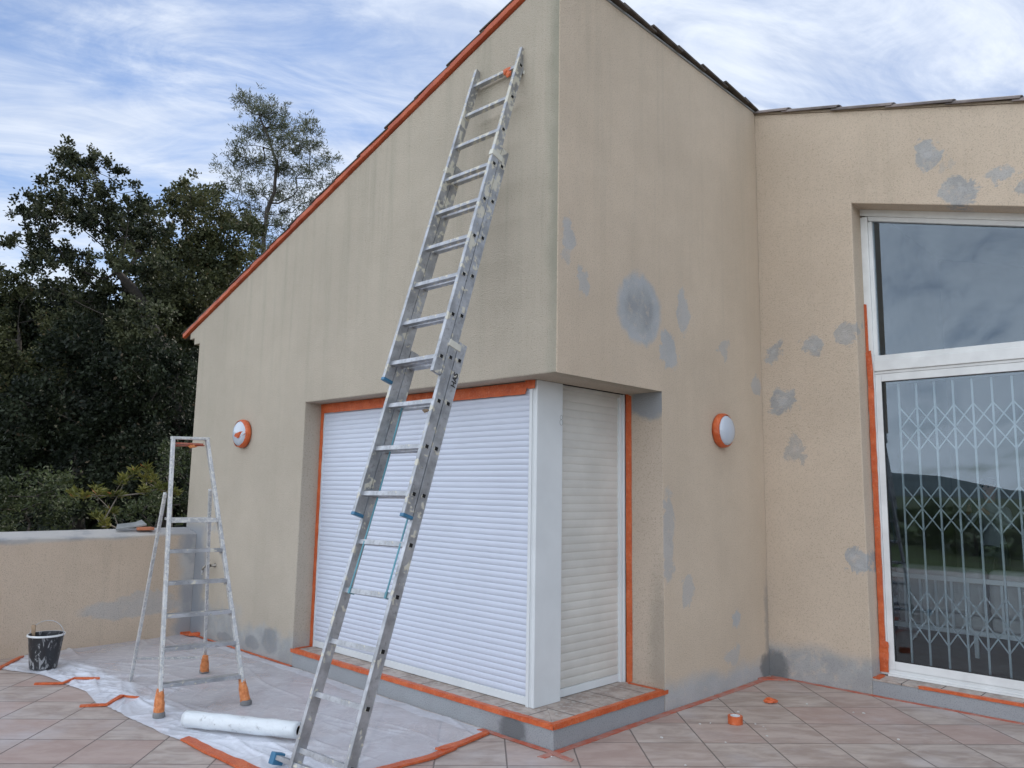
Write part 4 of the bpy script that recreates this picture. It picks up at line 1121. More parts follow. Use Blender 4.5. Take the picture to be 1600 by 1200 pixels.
# gathered folds running out from the rear foot of the stepladder
for i in range(12):
    a = math.radians(-150+i*17+rr.uniform(-5, 5)); folds.append((-3.25+.3*math.cos(a), -1.30+.3*math.sin(a), math.cos(a), math.sin(a), .5, rr.uniform(.008, .016), rr.uniform(.010, .02)))
fx, fy, fc, fs_, fL, fh, fw = [np.array(q) for q in zip(*folds)]
NU, NV = 360, 150
V = []; fold = []
for i in range(NU+1):
    u = i/NU
    for j in range(NV+1):
        v = j/NV
        yb = -.012 - .012*abs(math.sin(u*31))
        y0 = -1.55*(1-v)
        xl = -5.078 - .067*y0; xr = interp(redge, y0)
        x = xl+(xr-xl)*u
        yf = interp(front, x) + .012*mnoise.noise((x*6, 0, 1)) + .006*mnoise.noise((x*25, 0, 1))
        y = yf+(yb-yf)*v
        tdx, tdy = x-fx, y-fy
        al = tdx*fc+tdy*fs_; d = np.abs(-tdx*fs_+tdy*fc + .03*np.sin(al*5+fx*9))
        win = np.clip(1-(al/(fL*.5))**2, 0, 1)
        h = float(np.max(fh*np.exp(-d/fw)*win)) + float(np.sum(fh*.18*np.exp(-d/(fw*1.5))*win))
        df = y-yf
        h += max(0, .006*mnoise.noise((x*4, y*4, 3)))
        if df < .05: h *= df/.05*.8+.2
        h = min(h, .032)
        for (ox, oy, rad) in ((FLf.x, FLf.y, .10), (FRf.x, FRf.y, .10), (BRf.x, BRf.y, .10), (BLf.x, BLf.y, .06), (-4.33, -1.585, .18)):
            q = math.hypot(x-ox, y-oy)
            if q < rad: h *= max(0, (q/rad)**2-.3)
        # flatten below the roll
        tq = max(0, min(1, ((x+1.905)*.873+(y+1.425)*.488)/.81)); q = math.hypot(x-(-1.905+.71*tq), y-(-1.425+.397*tq))
        if q < .09: h *= .3
        V.append((x, y, .0045+h))
        edge = .36+.18*mnoise.noise((x*1.1, 1.7, 0))
        f = max(0, min(1, (edge-df)/.05+.5)); 
        if j < 3 or i > NU-3: f = 1
        # a second, narrower doubled band at the foot of the wall
        if abs(y-yb) < .10+.05*mnoise.noise((x*2, 9, 0)) and x > -4.2: f = max(f, .55)
        fold.append(f)
Fc = []
for i in range(NU):
    for j in range(NV):
        a = i*(NV+1)+j; Fc.append((a, a+NV+1, a+NV+2, a+1))
me = bpy.data.meshes.new('sheet'); me.from_pydata(V, [], Fc); me.update()
at = me.attributes.new('fold', 'FLOAT', 'POINT'); at.data.foreach_set('value', fold)
film = thing('plastic_dust_sheet', 'wrinkled translucent plastic dust sheet spread on the terrace below the ladders', 'plastic sheet', (-2.8, -.8, 0))
o = link('sheet', me, 'plastic_film', film, smooth=True); o.location = (2.8, .8, 0)
def ftape(segs, lab):
    bm = BM()
    for i, (pts, w_) in enumerate(segs): ribbon(bm, pts, w_, (0, 0, 1), seed=i+3, off=.009, crump=.004, wj=.16, step=.07)
    bmesh.ops.translate(bm, verts=bm.verts, vec=(2.8, .8, 0)); q = obj('masking_tape', bm, 'orange_tape', film); q['label'] = lab
ftape([([(-4.90, -1.60, .008), (-4.74, -1.71, .008), (-4.52, -1.87, 0)], .035)], 'orange tape at the far left edge of the sheet')
ftape([([(-3.79, -1.79, 0), (-3.645, -1.635, .006), (-3.68, -1.54, .022), (-3.54, -1.40, .024)], .028)], 'crooked orange tape in front of the bucket')
ftape([([(-2.90, -1.74, 0), (-2.79, -1.60, .006), (-2.90, -1.46, .022)], .030), ([(-2.90, -1.46, .022), (-2.766, -1.394, .022)], .012)], 'crooked orange tape by the stepladder')
ftape([([(-1.70, -1.515, .004), (-1.3, -1.505, .004), (-.86, -1.47, .004)], (.060, .075))], 'wide orange tape along the front edge of the sheet')
ftape([([(-.44, -1.05, .003), (-.425, -.80, .003), (-.402, -.62, .003), (-.44, -.42, .003)], .055), ([(-.455, -.52, .010), (-.462, -.33, .004), (-.512, -.06, .004)], (.065, .045))], 'orange tape along the right edge of the sheet')

# ---------------------------------------------------------------- trees
TREES={
'oak':dict(blobs=[(-14.41, 0.72, 8.28, 0.27), (-15.37, 1.35, 8.69, 0.32), (-15.36, 1.74, 8.86, 0.21), (-12.7, -0.03, 6.94, 0.24), (-14.77, 0.26, 7.22, 0.13), (-14.32, 0.7, 7.51, 0.29), (-13.97, 1.0, 7.74, 0.32), (-14.2, 0.19, 6.64, 0.21), (-14.8, 0.69, 7.17, 0.33), (-15.93, 1.39, 7.65, 0.38), (-15.33, 1.74, 7.98, 0.35), (-15.75, 2.28, 8.76, 0.23), (-15.7, 2.09, 7.63, 0.42), (-13.93, 0.3, 6.27, 0.28), (-15.57, 1.04, 6.58, 0.31), (-16.26, 0.4, 6.77, 0.09), (-14.63, 1.27, 6.01, 0.3), (-13.13, 0.58, 5.27, 0.22), (-14.52, 1.07, 5.29, 0.24), (-15.47, 1.95, 5.95, 0.38), (-11.98, 1.37, 6.85, 0.3), (-15.18, 2.76, 8.24, 0.27), (-14.67, 2.47, 7.11, 0.46), (-13.02, 1.63, 5.98, 0.34), (-13.62, 2.39, 7.0, 0.42), (-15.43, 1.85, 5.36, 0.37), (-14.22, 2.22, 5.64, 0.45), (-12.26, 1.98, 5.78, 0.43), (-13.6, 2.92, 5.82, 0.48), (-12.46, 1.8, 4.48, 0.5), (-14.63, 1.91, 4.65, 0.5), (-14.46, 0.58, 6.71, 0.21), (-12.82, 0.12, 5.59, 0.19), (-15.82, 1.87, 6.68, 0.27), (-14.1, 1.75, 6.02, 0.25), (-14.73, 1.3, 4.84, 0.33), (-14.33, 2.78, 4.17, 0.48), (-14.75, 3.47, 3.86, 0.44), (-11.67, 1.78, 4.62, 0.32), (-15.3, 2.33, 7.37, 0.33), (-13.76, 1.27, 6.73, 0.24), (-14.0, 1.11, 7.3, 0.21)],trunk=[(-13.06, 3.89, -1.41), (-13.31, 3.34, 2.33), (-13.49, 2.89, 4.24), (-13.69, 2.39, 5.3), (-13.87, 1.84, 5.99), (-13.95, 1.62, 6.51)]),
'oak_right':dict(blobs=[(-14.48, 3.55, 8.39, 0.3), (-15.92, 4.44, 9.08, 0.23), (-15.51, 3.69, 8.34, 0.48), (-17.05, 5.17, 9.14, 0.5), (-18.45, 6.59, 9.58, 0.5), (-14.32, 4.94, 7.73, 0.32), (-14.76, 4.55, 7.4, 0.6), (-15.45, 4.05, 7.43, 0.67), (-16.44, 3.8, 7.32, 0.56), (-14.76, 4.01, 6.39, 0.68), (-15.82, 3.59, 6.17, 0.69), (-16.18, 5.43, 7.21, 0.65), (-18.14, 6.96, 8.41, 0.27), (-15.59, 4.26, 5.45, 0.76), (-17.55, 4.28, 5.2, 0.75), (-16.38, 5.5, 6.29, 0.58)],trunk=[(-16.15, 5.55, -2.0), (-16.31, 5.21, 2.5), (-16.4, 5.0, 4.83), (-16.48, 4.82, 6.7), (-16.56, 4.64, 7.89)]),
'oak_left':dict(blobs=[(-15.9, 0.56, 5.88, 0.17), (-19.1, 1.54, 6.55, 0.23), (-19.83, 1.12, 6.32, 0.3), (-19.81, 1.28, 6.12, 0.5), (-20.51, 2.1, 6.08, 0.53), (-17.71, 1.93, 5.51, 0.31), (-19.94, 1.46, 5.24, 0.7), (-16.73, 1.58, 4.63, 0.51), (-15.99, 0.18, 3.73, 0.81), (-18.05, 1.53, 3.91, 0.71), (-19.19, 0.34, 5.13, 0.78), (-20.59, 0.65, 3.36, 1.15)],trunk=[(-17.99, 2.03, -1.85), (-18.1, 1.62, 2.36), (-18.18, 1.31, 4.52), (-18.22, 1.11, 5.76)]),
'dense_a':dict(blobs=[(-13.95, 1.26, 4.07, 0.6), (-12.82, 1.59, 3.61, 0.58), (-15.41, 1.53, 3.13, 0.7), (-13.14, 1.61, 2.49, 0.63), (-15.64, 1.17, 2.28, 0.69), (-14.06, 1.5, 1.61, 0.62), (-15.99, 3.07, 3.14, 0.61), (-13.43, 0.32, 2.91, 0.55), (-15.58, 2.78, 1.49, 0.58), (-17.1, 1.39, 1.31, 0.58)],trunk=[(-14.87, 2.01, -1.44), (-14.94, 1.78, 1.48), (-14.97, 1.69, 3.39)]),
'dense_b':dict(blobs=[(-11.76, 1.95, 3.81, 0.49), (-11.53, 2.31, 3.46, 0.39), (-12.62, 2.16, 3.02, 0.56), (-13.65, 3.17, 2.89, 0.47), (-11.99, 1.82, 2.1, 0.53), (-12.0, 2.46, 1.95, 0.47), (-13.82, 3.63, 1.52, 0.37), (-13.32, 2.63, 1.25, 0.53), (-12.96, 3.05, 4.2, 0.35), (-12.69, 3.17, 2.84, 0.27)],trunk=[(-12.88, 3.07, -1.3), (-12.99, 2.81, 1.51), (-13.06, 2.63, 3.35)]),
'dense_c':dict(blobs=[(-20.69, 1.1, 4.76, 1.01), (-20.23, 1.8, 5.5, 0.86), (-19.9, 2.75, 5.97, 0.79), (-19.85, 3.91, 5.78, 0.91), (-19.2, 4.72, 5.83, 0.91), (-18.08, 5.36, 5.42, 0.9), (-17.75, 6.3, 5.89, 1.1), (-20.41, 1.46, 3.25, 1.0), (-20.66, 2.83, 3.91, 1.07), (-18.92, 3.94, 3.54, 1.04), (-18.66, 5.38, 3.65, 1.09), (-20.24, 2.44, 1.78, 1.02), (-18.74, 3.85, 1.81, 1.02), (-19.87, 6.22, 1.88, 1.15), (-19.33, 0.82, 1.73, 0.93), (-18.67, 6.67, 4.14, 1.14)],trunk=[(-19.49, 3.96, -2.26), (-19.59, 3.68, 1.46), (-19.65, 3.49, 3.9)]),
'bush_left':dict(blobs=[(-8.44, -0.57, 1.34, 0.29), (-7.81, -1.03, 1.43, 0.28), (-8.81, -0.18, 1.11, 0.23), (-9.05, -0.88, 1.03, 0.29), (-8.62, -0.61, 1.04, 0.29), (-8.57, -1.27, 1.33, 0.33), (-7.86, -0.55, 1.39, 0.2)],trunk=[(-8.35, -0.62, -0.13), (-8.37, -0.68, 0.68)]),
'bush_right':dict(blobs=[(-7.95, 1.01, 1.85, 0.18), (-8.53, 1.05, 1.67, 0.21), (-8.41, 1.29, 1.39, 0.21), (-8.72, 1.13, 1.24, 0.25), (-8.39, 0.74, 1.16, 0.2), (-9.14, 0.8, 1.09, 0.17), (-8.98, 1.38, 2.23, 0.14)],trunk=[(-8.27, 1.13, -0.3), (-8.3, 1.07, 0.61)]),
'yellow':dict(blobs=[(-6.22, -0.92, 1.41, 0.05), (-5.61, -1.01, 1.45, 0.06), (-5.85, -0.82, 1.45, 0.06), (-6.1, -0.64, 1.44, 0.06), (-5.74, -0.65, 1.43, 0.06), (-6.31, -0.35, 1.42, 0.05), (-5.65, -0.77, 1.13, 0.06), (-5.88, -0.75, 1.22, 0.05), (-6.02, -0.58, 1.25, 0.05), (-5.81, -0.27, 1.62, 0.06), (-5.49, -0.3, 1.57, 0.06), (-5.58, -0.42, 1.49, 0.06), (-5.88, -0.05, 1.48, 0.06), (-5.5, -0.12, 1.46, 0.05), (-5.74, -0.32, 1.71, 0.06), (-5.5, -0.67, 1.59, 0.05), (-5.72, -0.49, 1.64, 0.06)],trunk=[(-5.91, -0.51, 0.75), (-5.91, -0.52, 0.94), (-5.91, -0.52, 1.08)]),
'pine':dict(blobs=[(-20.15, 7.39, 14.38, 0.3), (-22.16, 8.68, 15.29, 0.37), (-20.83, 8.4, 14.41, 0.4), (-20.11, 8.36, 14.45, 0.18), (-20.74, 8.85, 14.31, 0.45), (-19.93, 8.96, 13.8, 0.4), (-21.01, 10.21, 14.81, 0.33), (-18.96, 9.33, 13.5, 0.3), (-19.1, 9.44, 13.06, 0.31), (-20.87, 9.93, 13.68, 0.46), (-19.48, 8.46, 12.97, 0.43), (-21.51, 8.8, 13.97, 0.41), (-19.89, 7.4, 13.11, 0.29), (-21.46, 7.92, 13.26, 0.31), (-22.04, 7.97, 13.05, 0.23), (-22.08, 8.38, 12.89, 0.37), (-22.03, 9.01, 13.08, 0.46), (-20.51, 9.07, 12.57, 0.49), (-19.77, 9.6, 12.38, 0.44), (-20.71, 10.75, 13.34, 0.28), (-19.45, 10.37, 12.26, 0.2), (-20.13, 10.53, 12.14, 0.32), (-20.23, 6.75, 11.62, 0.1), (-22.06, 7.86, 12.31, 0.18), (-20.97, 7.76, 11.64, 0.3), (-20.98, 8.54, 11.69, 0.4), (-21.21, 9.39, 11.96, 0.37), (-19.97, 9.52, 11.55, 0.4), (-20.84, 10.74, 11.77, 0.33), (-21.32, 8.41, 11.04, 0.31), (-21.22, 9.07, 11.04, 0.27), (-21.03, 9.71, 11.17, 0.32), (-20.68, 7.89, 10.36, 0.17), (-18.99, 9.16, 10.41, 0.26), (-20.23, 8.82, 10.28, 0.26), (-19.38, 10.0, 10.74, 0.22), (-20.64, 11.13, 12.08, 0.28), (-19.41, 9.68, 10.2, 0.22), (-19.69, 9.13, 10.01, 0.22), (-20.59, 11.15, 13.56, 0.19), (-22.01, 7.76, 11.68, 0.18), (-21.02, 7.67, 11.05, 0.17), (-21.91, 8.87, 10.56, 0.23), (-21.34, 8.73, 9.81, 0.31), (-19.53, 8.48, 9.37, 0.3), (-20.0, 9.04, 10.39, 0.26)],trunk=[(-20.4, 9.3, -2.97), (-20.66, 8.81, 7.11), (-20.73, 8.68, 10.01), (-20.7, 8.73, 10.82), (-20.62, 8.9, 11.65), (-20.6, 8.92, 12.71), (-20.75, 8.65, 13.6), (-20.92, 8.3, 14.4)]),
}

LEAFSHAPE = {'oak': (.055, .036), 'needle': (.13, .014), 'lance': (.105, .022)}
def grow(key, name, label, cat, leafm, barkm, dens, nleaf, lsz, seed, trunk_r=.16, clr=.17, group=None, minz=-.9, lance=False, up=.25, twig=.007):
    T = TREES[key]; rs = np.random.RandomState(seed)
    trunk = np.array(T['trunk'], float)
    base = trunk[0].copy(); base[2] = max(base[2], minz)
    # trunk nodes
    nodes = [base.copy()]; par = [-1]
    for a, b in zip(trunk[:-1], trunk[1:]):
        n = max(1, int(np.linalg.norm(b-a)/.4))
        for k in range(1, n+1):
            p = a+(b-a)*k/n + rs.normal(0, .035 if not key == 'pine' else .012, 3)
            if p[2] <= base[2]+.05: continue
            nodes.append(p); par.append(len(nodes)-2)
    ntr = len(nodes)
    cl = []
    for (x, y, z, r) in T['blobs']:
        k = max(2, int(r*r*dens))
        q = rs.normal(0, 1, (k, 3)); q /= np.linalg.norm(q, axis=1)[:, None]; q *= (rs.uniform(0, 1, (k, 1))**.45)*r
        cl.append(q+np.array([x, y, z]))
    cl = np.concatenate(cl); cl = cl[cl[:, 2] > minz+.1]
    tn = np.array(nodes[ntr//3:])
    dd = np.min(np.linalg.norm(cl[:, None]-tn[None], axis=2), axis=1); cl = cl[np.argsort(dd)]
    tips = []
    for c in cl:
        A = np.array(nodes); d = np.linalg.norm(A-c, axis=1)
        d = d + np.maximum(0, (A[:, 2]-c[2]))*.8 + (np.arange(len(A)) < ntr//3)*1.5
        j = int(np.argmin(d)); a = A[j]; L = np.linalg.norm(c-a); n = max(1, int(L/.28)); pj = j
        sag = rs.normal(0, .06, 3)*L
        for k in range(1, n+1):
            t = k/n; p = a+(c-a)*t + sag*math.sin(PI*t) + (rs.normal(0, .02, 3) if k < n else 0)
            nodes.append(p); par.append(pj); pj = len(nodes)-1
        tips.append(pj)
    N_ = len(nodes); R2 = np.zeros(N_)
    for i in range(N_-1, -1, -1):
        if R2[i] == 0: R2[i] = twig**2.3
        if par[i] >= 0: R2[par[i]] += R2[i]
    rad = R2**(1/2.3); rad = rad*1.0
    k = trunk_r/rad[0]; rad = np.where(rad > .02, .02+(rad-.02)*max(0, (trunk_r-.02))/(max(rad[0]-.02, 1e-3)), rad)
    nodes = np.array(nodes)-base; S = 6
    vv, ff = [], []
    for i in range(1, N_):
        a, b = nodes[par[i]], nodes[i]; t = b-a; L = np.linalg.norm(t)
        if L < 1e-4: continue
        t /= L; ref = np.array([0, 0, 1.]) if abs(t[2]) < .9 else np.array([1., 0, 0]); u = np.cross(t, ref); u /= np.linalg.norm(u); w = np.cross(t, u)
        ra = min(rad[par[i]], rad[i]*1.25 if i >= ntr else rad[par[i]]); rb = rad[i]; o0 = len(vv)
        sg = S if rb > .015 else 4
        for (c, r) in ((a, ra), (b, rb)):
            for q in range(sg): an = 2*PI*q/sg; vv.append(tuple(c+(u*math.cos(an)+w*math.sin(an))*r))
        for q in range(sg): ff.append((o0+q, o0+(q+1) % sg, o0+sg+(q+1) % sg, o0+sg+q))
    root = thing(name, label, cat, tuple(base), group)
    me = bpy.data.meshes.new('trunk'); me.from_pydata(vv, [], ff); me.update(); link('trunk', me, barkm, root, smooth=True)
    # leaves
    tp = nodes[tips]; K = len(tp); C = np.repeat(tp, nleaf, axis=0); M_ = len(C)
    ctr = nodes[tips].mean(0)
    if lance:
        per = nleaf
        dirs = rs.normal(0, 1, (M_, 3)); dirs[:, 2] = np.abs(dirs[:, 2])*.7+.15; dirs /= np.linalg.norm(dirs, axis=1)[:, None]
        P0 = C + rs.normal(0, clr*.45, (M_, 3))*(rs.uniform(0, 1, (M_, 1)) > .35)
    else:
        off = rs.normal(0, clr, (M_, 3)); off[:, 2] *= .75
        # sub-clusters so that the crown breaks into rosettes
        sub = rs.normal(0, clr*1.1, (K*4, 3)); sub[:, 2] *= .8; sid = rs.randint(0, 4, M_) + np.repeat(np.arange(K), nleaf)*4
        off = sub[sid] + rs.normal(0, clr*.42, (M_, 3))
        P0 = C+off
        dirs = rs.normal(0, 1, (M_, 3)) + off/np.maximum(np.linalg.norm(off, axis=1)[:, None], .01)*.8; dirs[:, 2] += up; dirs /= np.linalg.norm(dirs, axis=1)[:, None]
    side = np.cross(dirs, rs.normal(0, 1, (M_, 3))); side /= np.maximum(np.linalg.norm(side, axis=1)[:, None], 1e-6)
    s = rs.uniform(.65, 1.25, (M_, 1)); Ln = lsz[0]*s; Wd = lsz[1]*s
    v0 = P0; v1 = P0+dirs*Ln*.5+side*Wd*.5; v2 = P0+dirs*Ln; v3 = P0+dirs*Ln*.5-side*Wd*.5
    vs_ = np.stack([v0, v1, v2, v3], 1).reshape(-1, 3)
    keep = None
    me = bpy.data.meshes.new('crown'); me.vertices.add(M_*4); me.vertices.foreach_set('co', vs_.astype(np.float32).ravel())
    me.loops.add(M_*4); me.loops.foreach_set('vertex_index', np.arange(M_*4, dtype=np.int32)); me.polygons.add(M_)
    me.polygons.foreach_set('loop_start', np.arange(0, M_*4, 4, dtype=np.int32)); me.polygons.foreach_set('loop_total', np.full(M_, 4, dtype=np.int32))
    me.update(calc_edges=True)
    ct = np.repeat(rs.uniform(0, 1, K), nleaf); tint = np.clip(ct*.55+rs.uniform(0, 1, M_)*.45, 0, 1); tint = np.where(rs.uniform(0, 1, M_) > .985, .99, np.minimum(tint, .92))
    at = me.attributes.new('tint', 'FLOAT', 'POINT'); at.data.foreach_set('value', np.repeat(tint, 4).astype(np.float32))
    link('crown', me, leafm, root)
    return root
G = 'trees behind the parapet'
grow('oak', 'oak_tree', 'open-crowned dark oak with crooked limbs against the sky, left of the pine', 'tree', 'oak_leaf', 'bark', 52, 190, (.080, .048), 1, .15, .115, G)
grow('oak_right', 'oak_tree', 'dense olive-green oak whose crown meets the orange roof edge', 'tree', 'oak_leaf_light', 'bark', 36, 250, (.088, .055), 2, .20, .17, G)
grow('oak_left', 'oak_tree', 'low dark oak crown cut by the left picture edge', 'tree', 'oak_leaf_light', 'bark', 26, 330, (.085, .052), 3, .07, .20, G)
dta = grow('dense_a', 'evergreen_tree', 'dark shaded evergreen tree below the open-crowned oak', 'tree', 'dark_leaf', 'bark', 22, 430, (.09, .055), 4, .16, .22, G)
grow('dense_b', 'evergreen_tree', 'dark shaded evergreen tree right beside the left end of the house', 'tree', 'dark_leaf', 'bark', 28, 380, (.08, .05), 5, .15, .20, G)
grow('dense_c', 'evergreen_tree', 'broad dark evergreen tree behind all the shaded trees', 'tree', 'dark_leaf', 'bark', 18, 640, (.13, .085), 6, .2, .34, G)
grow('pine', 'pine_tree', 'tall slender pine with thin needled crown rising above the oaks', 'tree', 'pine_needle', 'pine_bark', 85, 58, (.14, .026), 7, .085, .12, G, up=.6, twig=.007)
grow('bush_left', 'bush', 'rounded green bush behind the left part of the parapet', 'bush', 'bush_leaf', 'bark', 30, 260, (.055, .03), 8, .06, .13, 'bushes behind the parapet')
grow('bush_right', 'bush', 'light green bush beside the house end behind the stepladder', 'bush', 'bush_leaf', 'bark', 55, 170, (.06, .030), 9, .06, .11, 'bushes behind the parapet')
grow('yellow', 'shrub', 'small shrub with yellow-green whorled leaves and bare grey stems behind the parapet', 'shrub', 'yellow_leaf', 'grey_stem', 900, 26, (.085, .018), 10, .020, .035, None, lance=True, twig=.0030)
# trees across the garden, seen mirrored in the glazed door
for i, (x, y, s, lab) in enumerate(((-10.5, -27, .55, 'dark tree at the left end of the row mirrored in the glazed door'), (-7.9, -28, .56, 'dark tree second from the left in the row mirrored in the glazed door'), (-5.6, -27, .50, 'dark tree in the middle of the row mirrored in the glazed door'),
        (-3.4, -29, .42, 'lower dark tree right of the middle in the row mirrored in the glazed door'), (-.8, -29, .38, 'lowest dark tree at the right end of the row mirrored in the glazed door'))):
    r = dta.copy(); COL.objects.link(r); r.location = (x, y, -1.7); r.scale = (s*1.25, s*1.25, s); r.rotation_euler = (0, 0, i*1.3)
    r['label'] = lab; r['group'] = 'trees across the garden'
    for ch in list(dta.children):
        c = ch.copy(); COL.objects.link(c); c.parent = r
        if ch.name.startswith('crown'):
            if i == 0: gcrown = ch.data.copy(); gcrown.materials.clear(); gcrown.materials.append(bpy.data.materials['sunlit_leaf'])
            c.data = gcrown
# undergrowth closing the slope behind the trees
rs = np.random.RandomState(33); n = 60000
X = rs.uniform(-44, -9, n); Y = rs.uniform(-26, 34, n)
west = np.maximum(0, -np.cos(np.arctan2(Y, X)-.25)); rr_ = np.hypot(X, Y)
Z = -.9+np.clip(rr_-14, 0, 60)*.10*west**1.5 + rs.uniform(0, 1, n)**1.6*(1.1+.9*np.sin(X*.7)*np.cos(Y*.6)+ np.clip(rr_-22, 0, 8)*.32)
P0 = np.stack([X, Y, Z], 1); d = rs.normal(0, 1, (n, 3)); d[:, 2] = np.abs(d[:, 2]); d /= np.linalg.norm(d, axis=1)[:, None]
sd_ = np.cross(d, rs.normal(0, 1, (n, 3))); sd_ /= np.linalg.norm(sd_, axis=1)[:, None]; L_ = rs.uniform(.25, .55, (n, 1))
vs_ = np.stack([P0, P0+d*L_*.5+sd_*L_*.3, P0+d*L_, P0+d*L_*.5-sd_*L_*.3], 1).reshape(-1, 3)
me = bpy.data.meshes.new('undergrowth'); me.from_pydata(vs_.tolist(), [], [(4*i, 4*i+1, 4*i+2, 4*i+3) for i in range(n)]); me.update()
at = me.attributes.new('tint', 'FLOAT', 'POINT'); at.data.foreach_set('value', np.repeat(rs.uniform(0, .9, n), 4).astype(np.float32))
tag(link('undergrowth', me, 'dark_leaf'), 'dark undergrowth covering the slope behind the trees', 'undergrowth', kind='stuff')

# ---------------------------------------------------------------- room behind the glazed door
sofa = thing('slatted_sofa', 'white slatted sofa frame with grey cushions behind the glazed door', 'sofa', (1.7, 4.6, .10))
def fobj(nm, bm, mt, **kw):
    bmesh.ops.translate(bm, verts=bm.verts, vec=(-1.7, -4.6, -.10)); return obj(nm, bm, mt, sofa, **kw)
bm = BM()
box(bm, (.50, 4.56, .775), (2.95, 4.60, .820)); box(bm, (.50, 4.56, .30), (2.95, 4.60, .345))
box(bm, (.455, 4.555, .10), (.4995, 4.605, .83)); box(bm, (2.9505, 4.555, .10), (2.995, 4.605, .83)); box(bm, (.455, 5.25, .10), (.4995, 5.30, .60)); box(bm, (2.9505, 5.25, .10), (2.995, 5.30, .60))
box(bm, (.455, 4.6055, .52), (.4995, 5.2495, .565)); box(bm, (2.9505, 4.6055, .52), (2.995, 5.2495, .565)); box(bm, (.50, 4.6005, .30), (2.95, 5.25, .33)); box(bm, (1.20, 4.562, .10), (1.235, 4.598, .2995))
fobj('sofa_frame', bm, 'white_lacquer', bevel=.004)
slat0 = None
for k in range(17):
    x = .62+.138*k
    if slat0 is None:
        bm = BM(); box(bm, (-.011, -.008, -.2145), (.011, .008, .2145)); slat0 = obj('slat', bm, 'white_lacquer', sofa); c = slat0
    else: c = slat0.copy(); COL.objects.link(c); c.parent = sofa
    c.location = (x-1.7, -.02, .46)
for (x0, x1) in ((.52, 1.30), (1.33, 2.12), (2.15, 2.93)):
    bm = BM(); box(bm, (x0, 4.62, .47), (x1, 4.80, .90)); fobj('back_cushion', bm, 'sofa_cushion', bevel=.05, seg=4)
    bm = BM(); box(bm, (x0, 4.66, .335), (x1, 5.24, .465)); fobj('seat_cushion', bm, 'sofa_cushion', bevel=.04, seg=4)

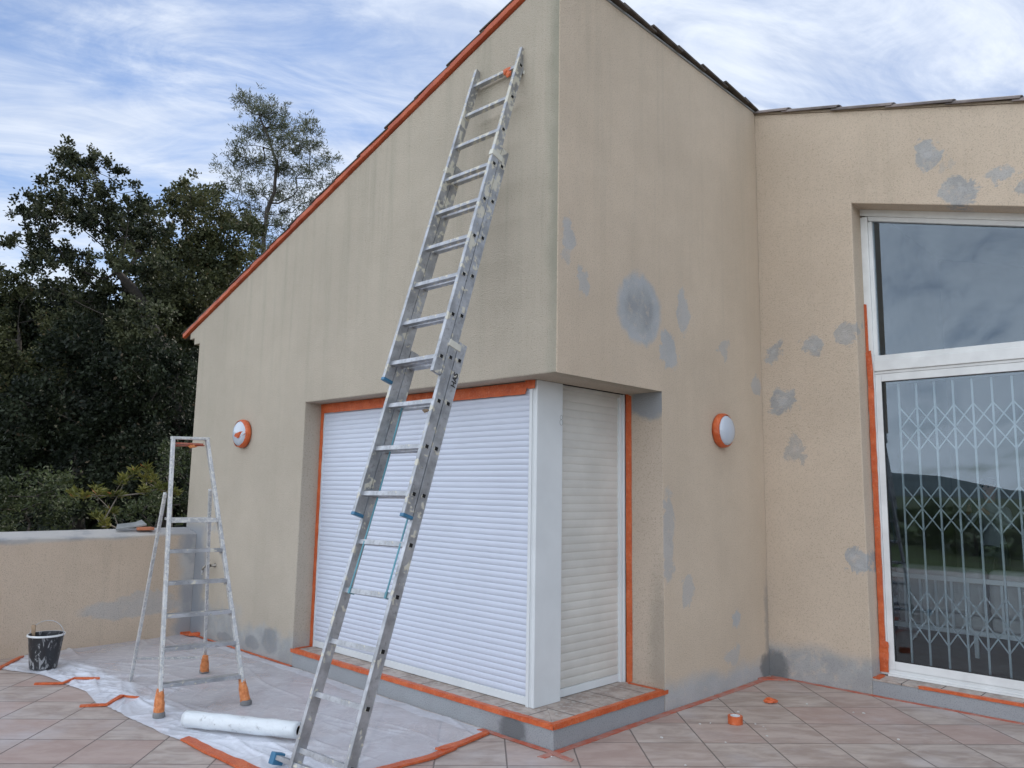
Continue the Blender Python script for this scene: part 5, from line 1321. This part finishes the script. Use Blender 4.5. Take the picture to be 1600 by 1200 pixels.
def skin_person(loc, rz, label):
    root = thing('person', label, 'person', loc)
    root.rotation_euler = (0, 0, rz)
    H = {}
    pts = [('pelvis', (0, 0, .90), .125), ('waist', (0, .0, 1.03), .115), ('chest', (0, .01, 1.22), .140), ('neck0', (0, 0, 1.38), .060), ('neck', (0, .015, 1.43), .052),
           ('shl', (-.16, 0, 1.345), .062), ('ell', (-.24, .08, 1.13), .043), ('wrl', (-.12, .28, 1.28), .028), ('shr', (.16, 0, 1.345), .062), ('elr', (.24, .08, 1.13), .043), ('wrr', (.12, .28, 1.28), .028),
           ('hpl', (-.09, 0, .86), .095), ('knl', (-.11, .02, .48), .058), ('anl', (-.12, -.02, .09), .042), ('tol', (-.13, .13, .035), .034),
           ('hpr', (.09, 0, .86), .095), ('knr', (.11, .02, .48), .058), ('anr', (.12, -.02, .09), .042), ('tor', (.13, .13, .035), .034), ('head0', (0, .02, 1.50), .078), ('head1', (0, .025, 1.575), .088), ('head2', (0, .02, 1.635), .070)]
    E_ = [('pelvis', 'waist'), ('waist', 'chest'), ('chest', 'neck0'), ('neck0', 'neck'), ('neck', 'head0'), ('head0', 'head1'), ('head1', 'head2'), ('chest', 'shl'), ('shl', 'ell'), ('ell', 'wrl'), ('chest', 'shr'), ('shr', 'elr'), ('elr', 'wrr'),
          ('pelvis', 'hpl'), ('hpl', 'knl'), ('knl', 'anl'), ('anl', 'tol'), ('pelvis', 'hpr'), ('hpr', 'knr'), ('knr', 'anr'), ('anr', 'tor')]
    for sx, w in ((-1, 'wrl'), (1, 'wrr')):
        pts.append(('pm'+w, (sx*.085, .325, 1.32), .026)); E_.append((w, 'pm'+w))
        for k in range(4):
            a = ('f%d' % k)+w; pts.append((a, (sx*(.080-.008*k), .350, 1.345-.020*k+.03), .0095)); pts.append((a+'t', (sx*(.045-.004*k), .375, 1.375-.020*k), .0075)); E_ += [('pm'+w, a), (a, a+'t')]
        pts.append(('th'+w, (sx*.055, .318, 1.30), .0105)); E_.append(('pm'+w, 'th'+w))
    idx = {p[0]: i for i, p in enumerate(pts)}
    me = bpy.data.meshes.new('body'); me.from_pydata([p[1] for p in pts], [(idx[a], idx[b]) for a, b in E_], []); me.update()
    o = bpy.data.objects.new('body', me); COL.objects.link(o)
    o.modifiers.new('skin', 'SKIN'); 
    if not me.skin_vertices: 
        bpy.context.view_layer.update()
    for i, p in enumerate(pts): me.skin_vertices[0].data[i].radius = (p[2], p[2]*(.8 if p[0] in ('chest', 'waist', 'pelvis') else 1)); me.skin_vertices[0].data[i].use_root = (i == 0)
    sb = o.modifiers.new('sub', 'SUBSURF'); sb.levels = 2; sb.render_levels = 2
    bpy.context.view_layer.update()
    m2 = bpy.data.meshes.new_from_object(o.evaluated_get(bpy.context.evaluated_depsgraph_get())); bpy.data.objects.remove(o)
    for q in ('skin', 'shirt', 'trousers', 'rubber'): m2.materials.append(bpy.data.materials[q])
    for p in m2.polygons:
        p.use_smooth = True; c = p.center
        if c.z > 1.415 or c.y > .30: p.material_index = 0
        elif c.z > .92: p.material_index = 1
        elif c.z > .09: p.material_index = 2
        else: p.material_index = 3
    b = bpy.data.objects.new('body', m2); COL.objects.link(b); b.parent = root
    bm = BM(); bmesh.ops.create_icosphere(bm, subdivisions=3, radius=1)
    for v in bm.verts: v.co = Vector((v.co.x*.092, v.co.y*.104-.004, 1.615+v.co.z*.092))
    bmesh.ops.delete(bm, geom=[v for v in bm.verts if v.co.y > .052 and v.co.z < 1.67 or v.co.z < 1.545], context='VERTS'); obj('hair', bm, 'hair', root, smooth=True)
    bm = BM()
    for sx in (-1, 1):
        bmesh.ops.create_icosphere(bm, subdivisions=2, radius=.011, matrix=Matrix.Translation((sx*.033, .100, 1.60)))
    obj('eyes', bm, 'dark_void', root)
    bm = BM(); tube(bm, [(0, .105, 1.60), (0, .128, 1.560), (0, .108, 1.552)], [.008, .014, .010], 8); obj('nose', bm, 'skin', root, smooth=True)
    bm = BM(); tube(bm, [(-.024, .098, 1.520), (0, .106, 1.522), (.024, .098, 1.520)], [.003, .006, .003], 6); obj('mouth', bm, 'terracotta', root)
    bm = BM()
    for sx in (-1, 1): bmesh.ops.create_icosphere(bm, subdivisions=2, radius=1, matrix=Matrix.Translation((sx*.090, .015, 1.585)) @ Matrix.Diagonal((.012, .020, .032, 1)))
    obj('ears', bm, 'skin', root, smooth=True)
    return root
skin_person((.90, 6.9, .10), math.radians(165), 'person in grey shirt and dark trousers with raised hands, faint behind the glazed door')
pn = thing('phone', 'dark phone held up by the person seen in the glazed door', 'phone', (.90-.355*math.sin(math.radians(165)), 6.9+.355*math.cos(math.radians(165)), 1.46))
pn.rotation_euler = (0, 0, math.radians(165))
bm = BM(); box(bm, (-.038, -.004, -.075), (.038, .004, .075)); obj('phone_body', bm, 'rubber', pn, bevel=.004)
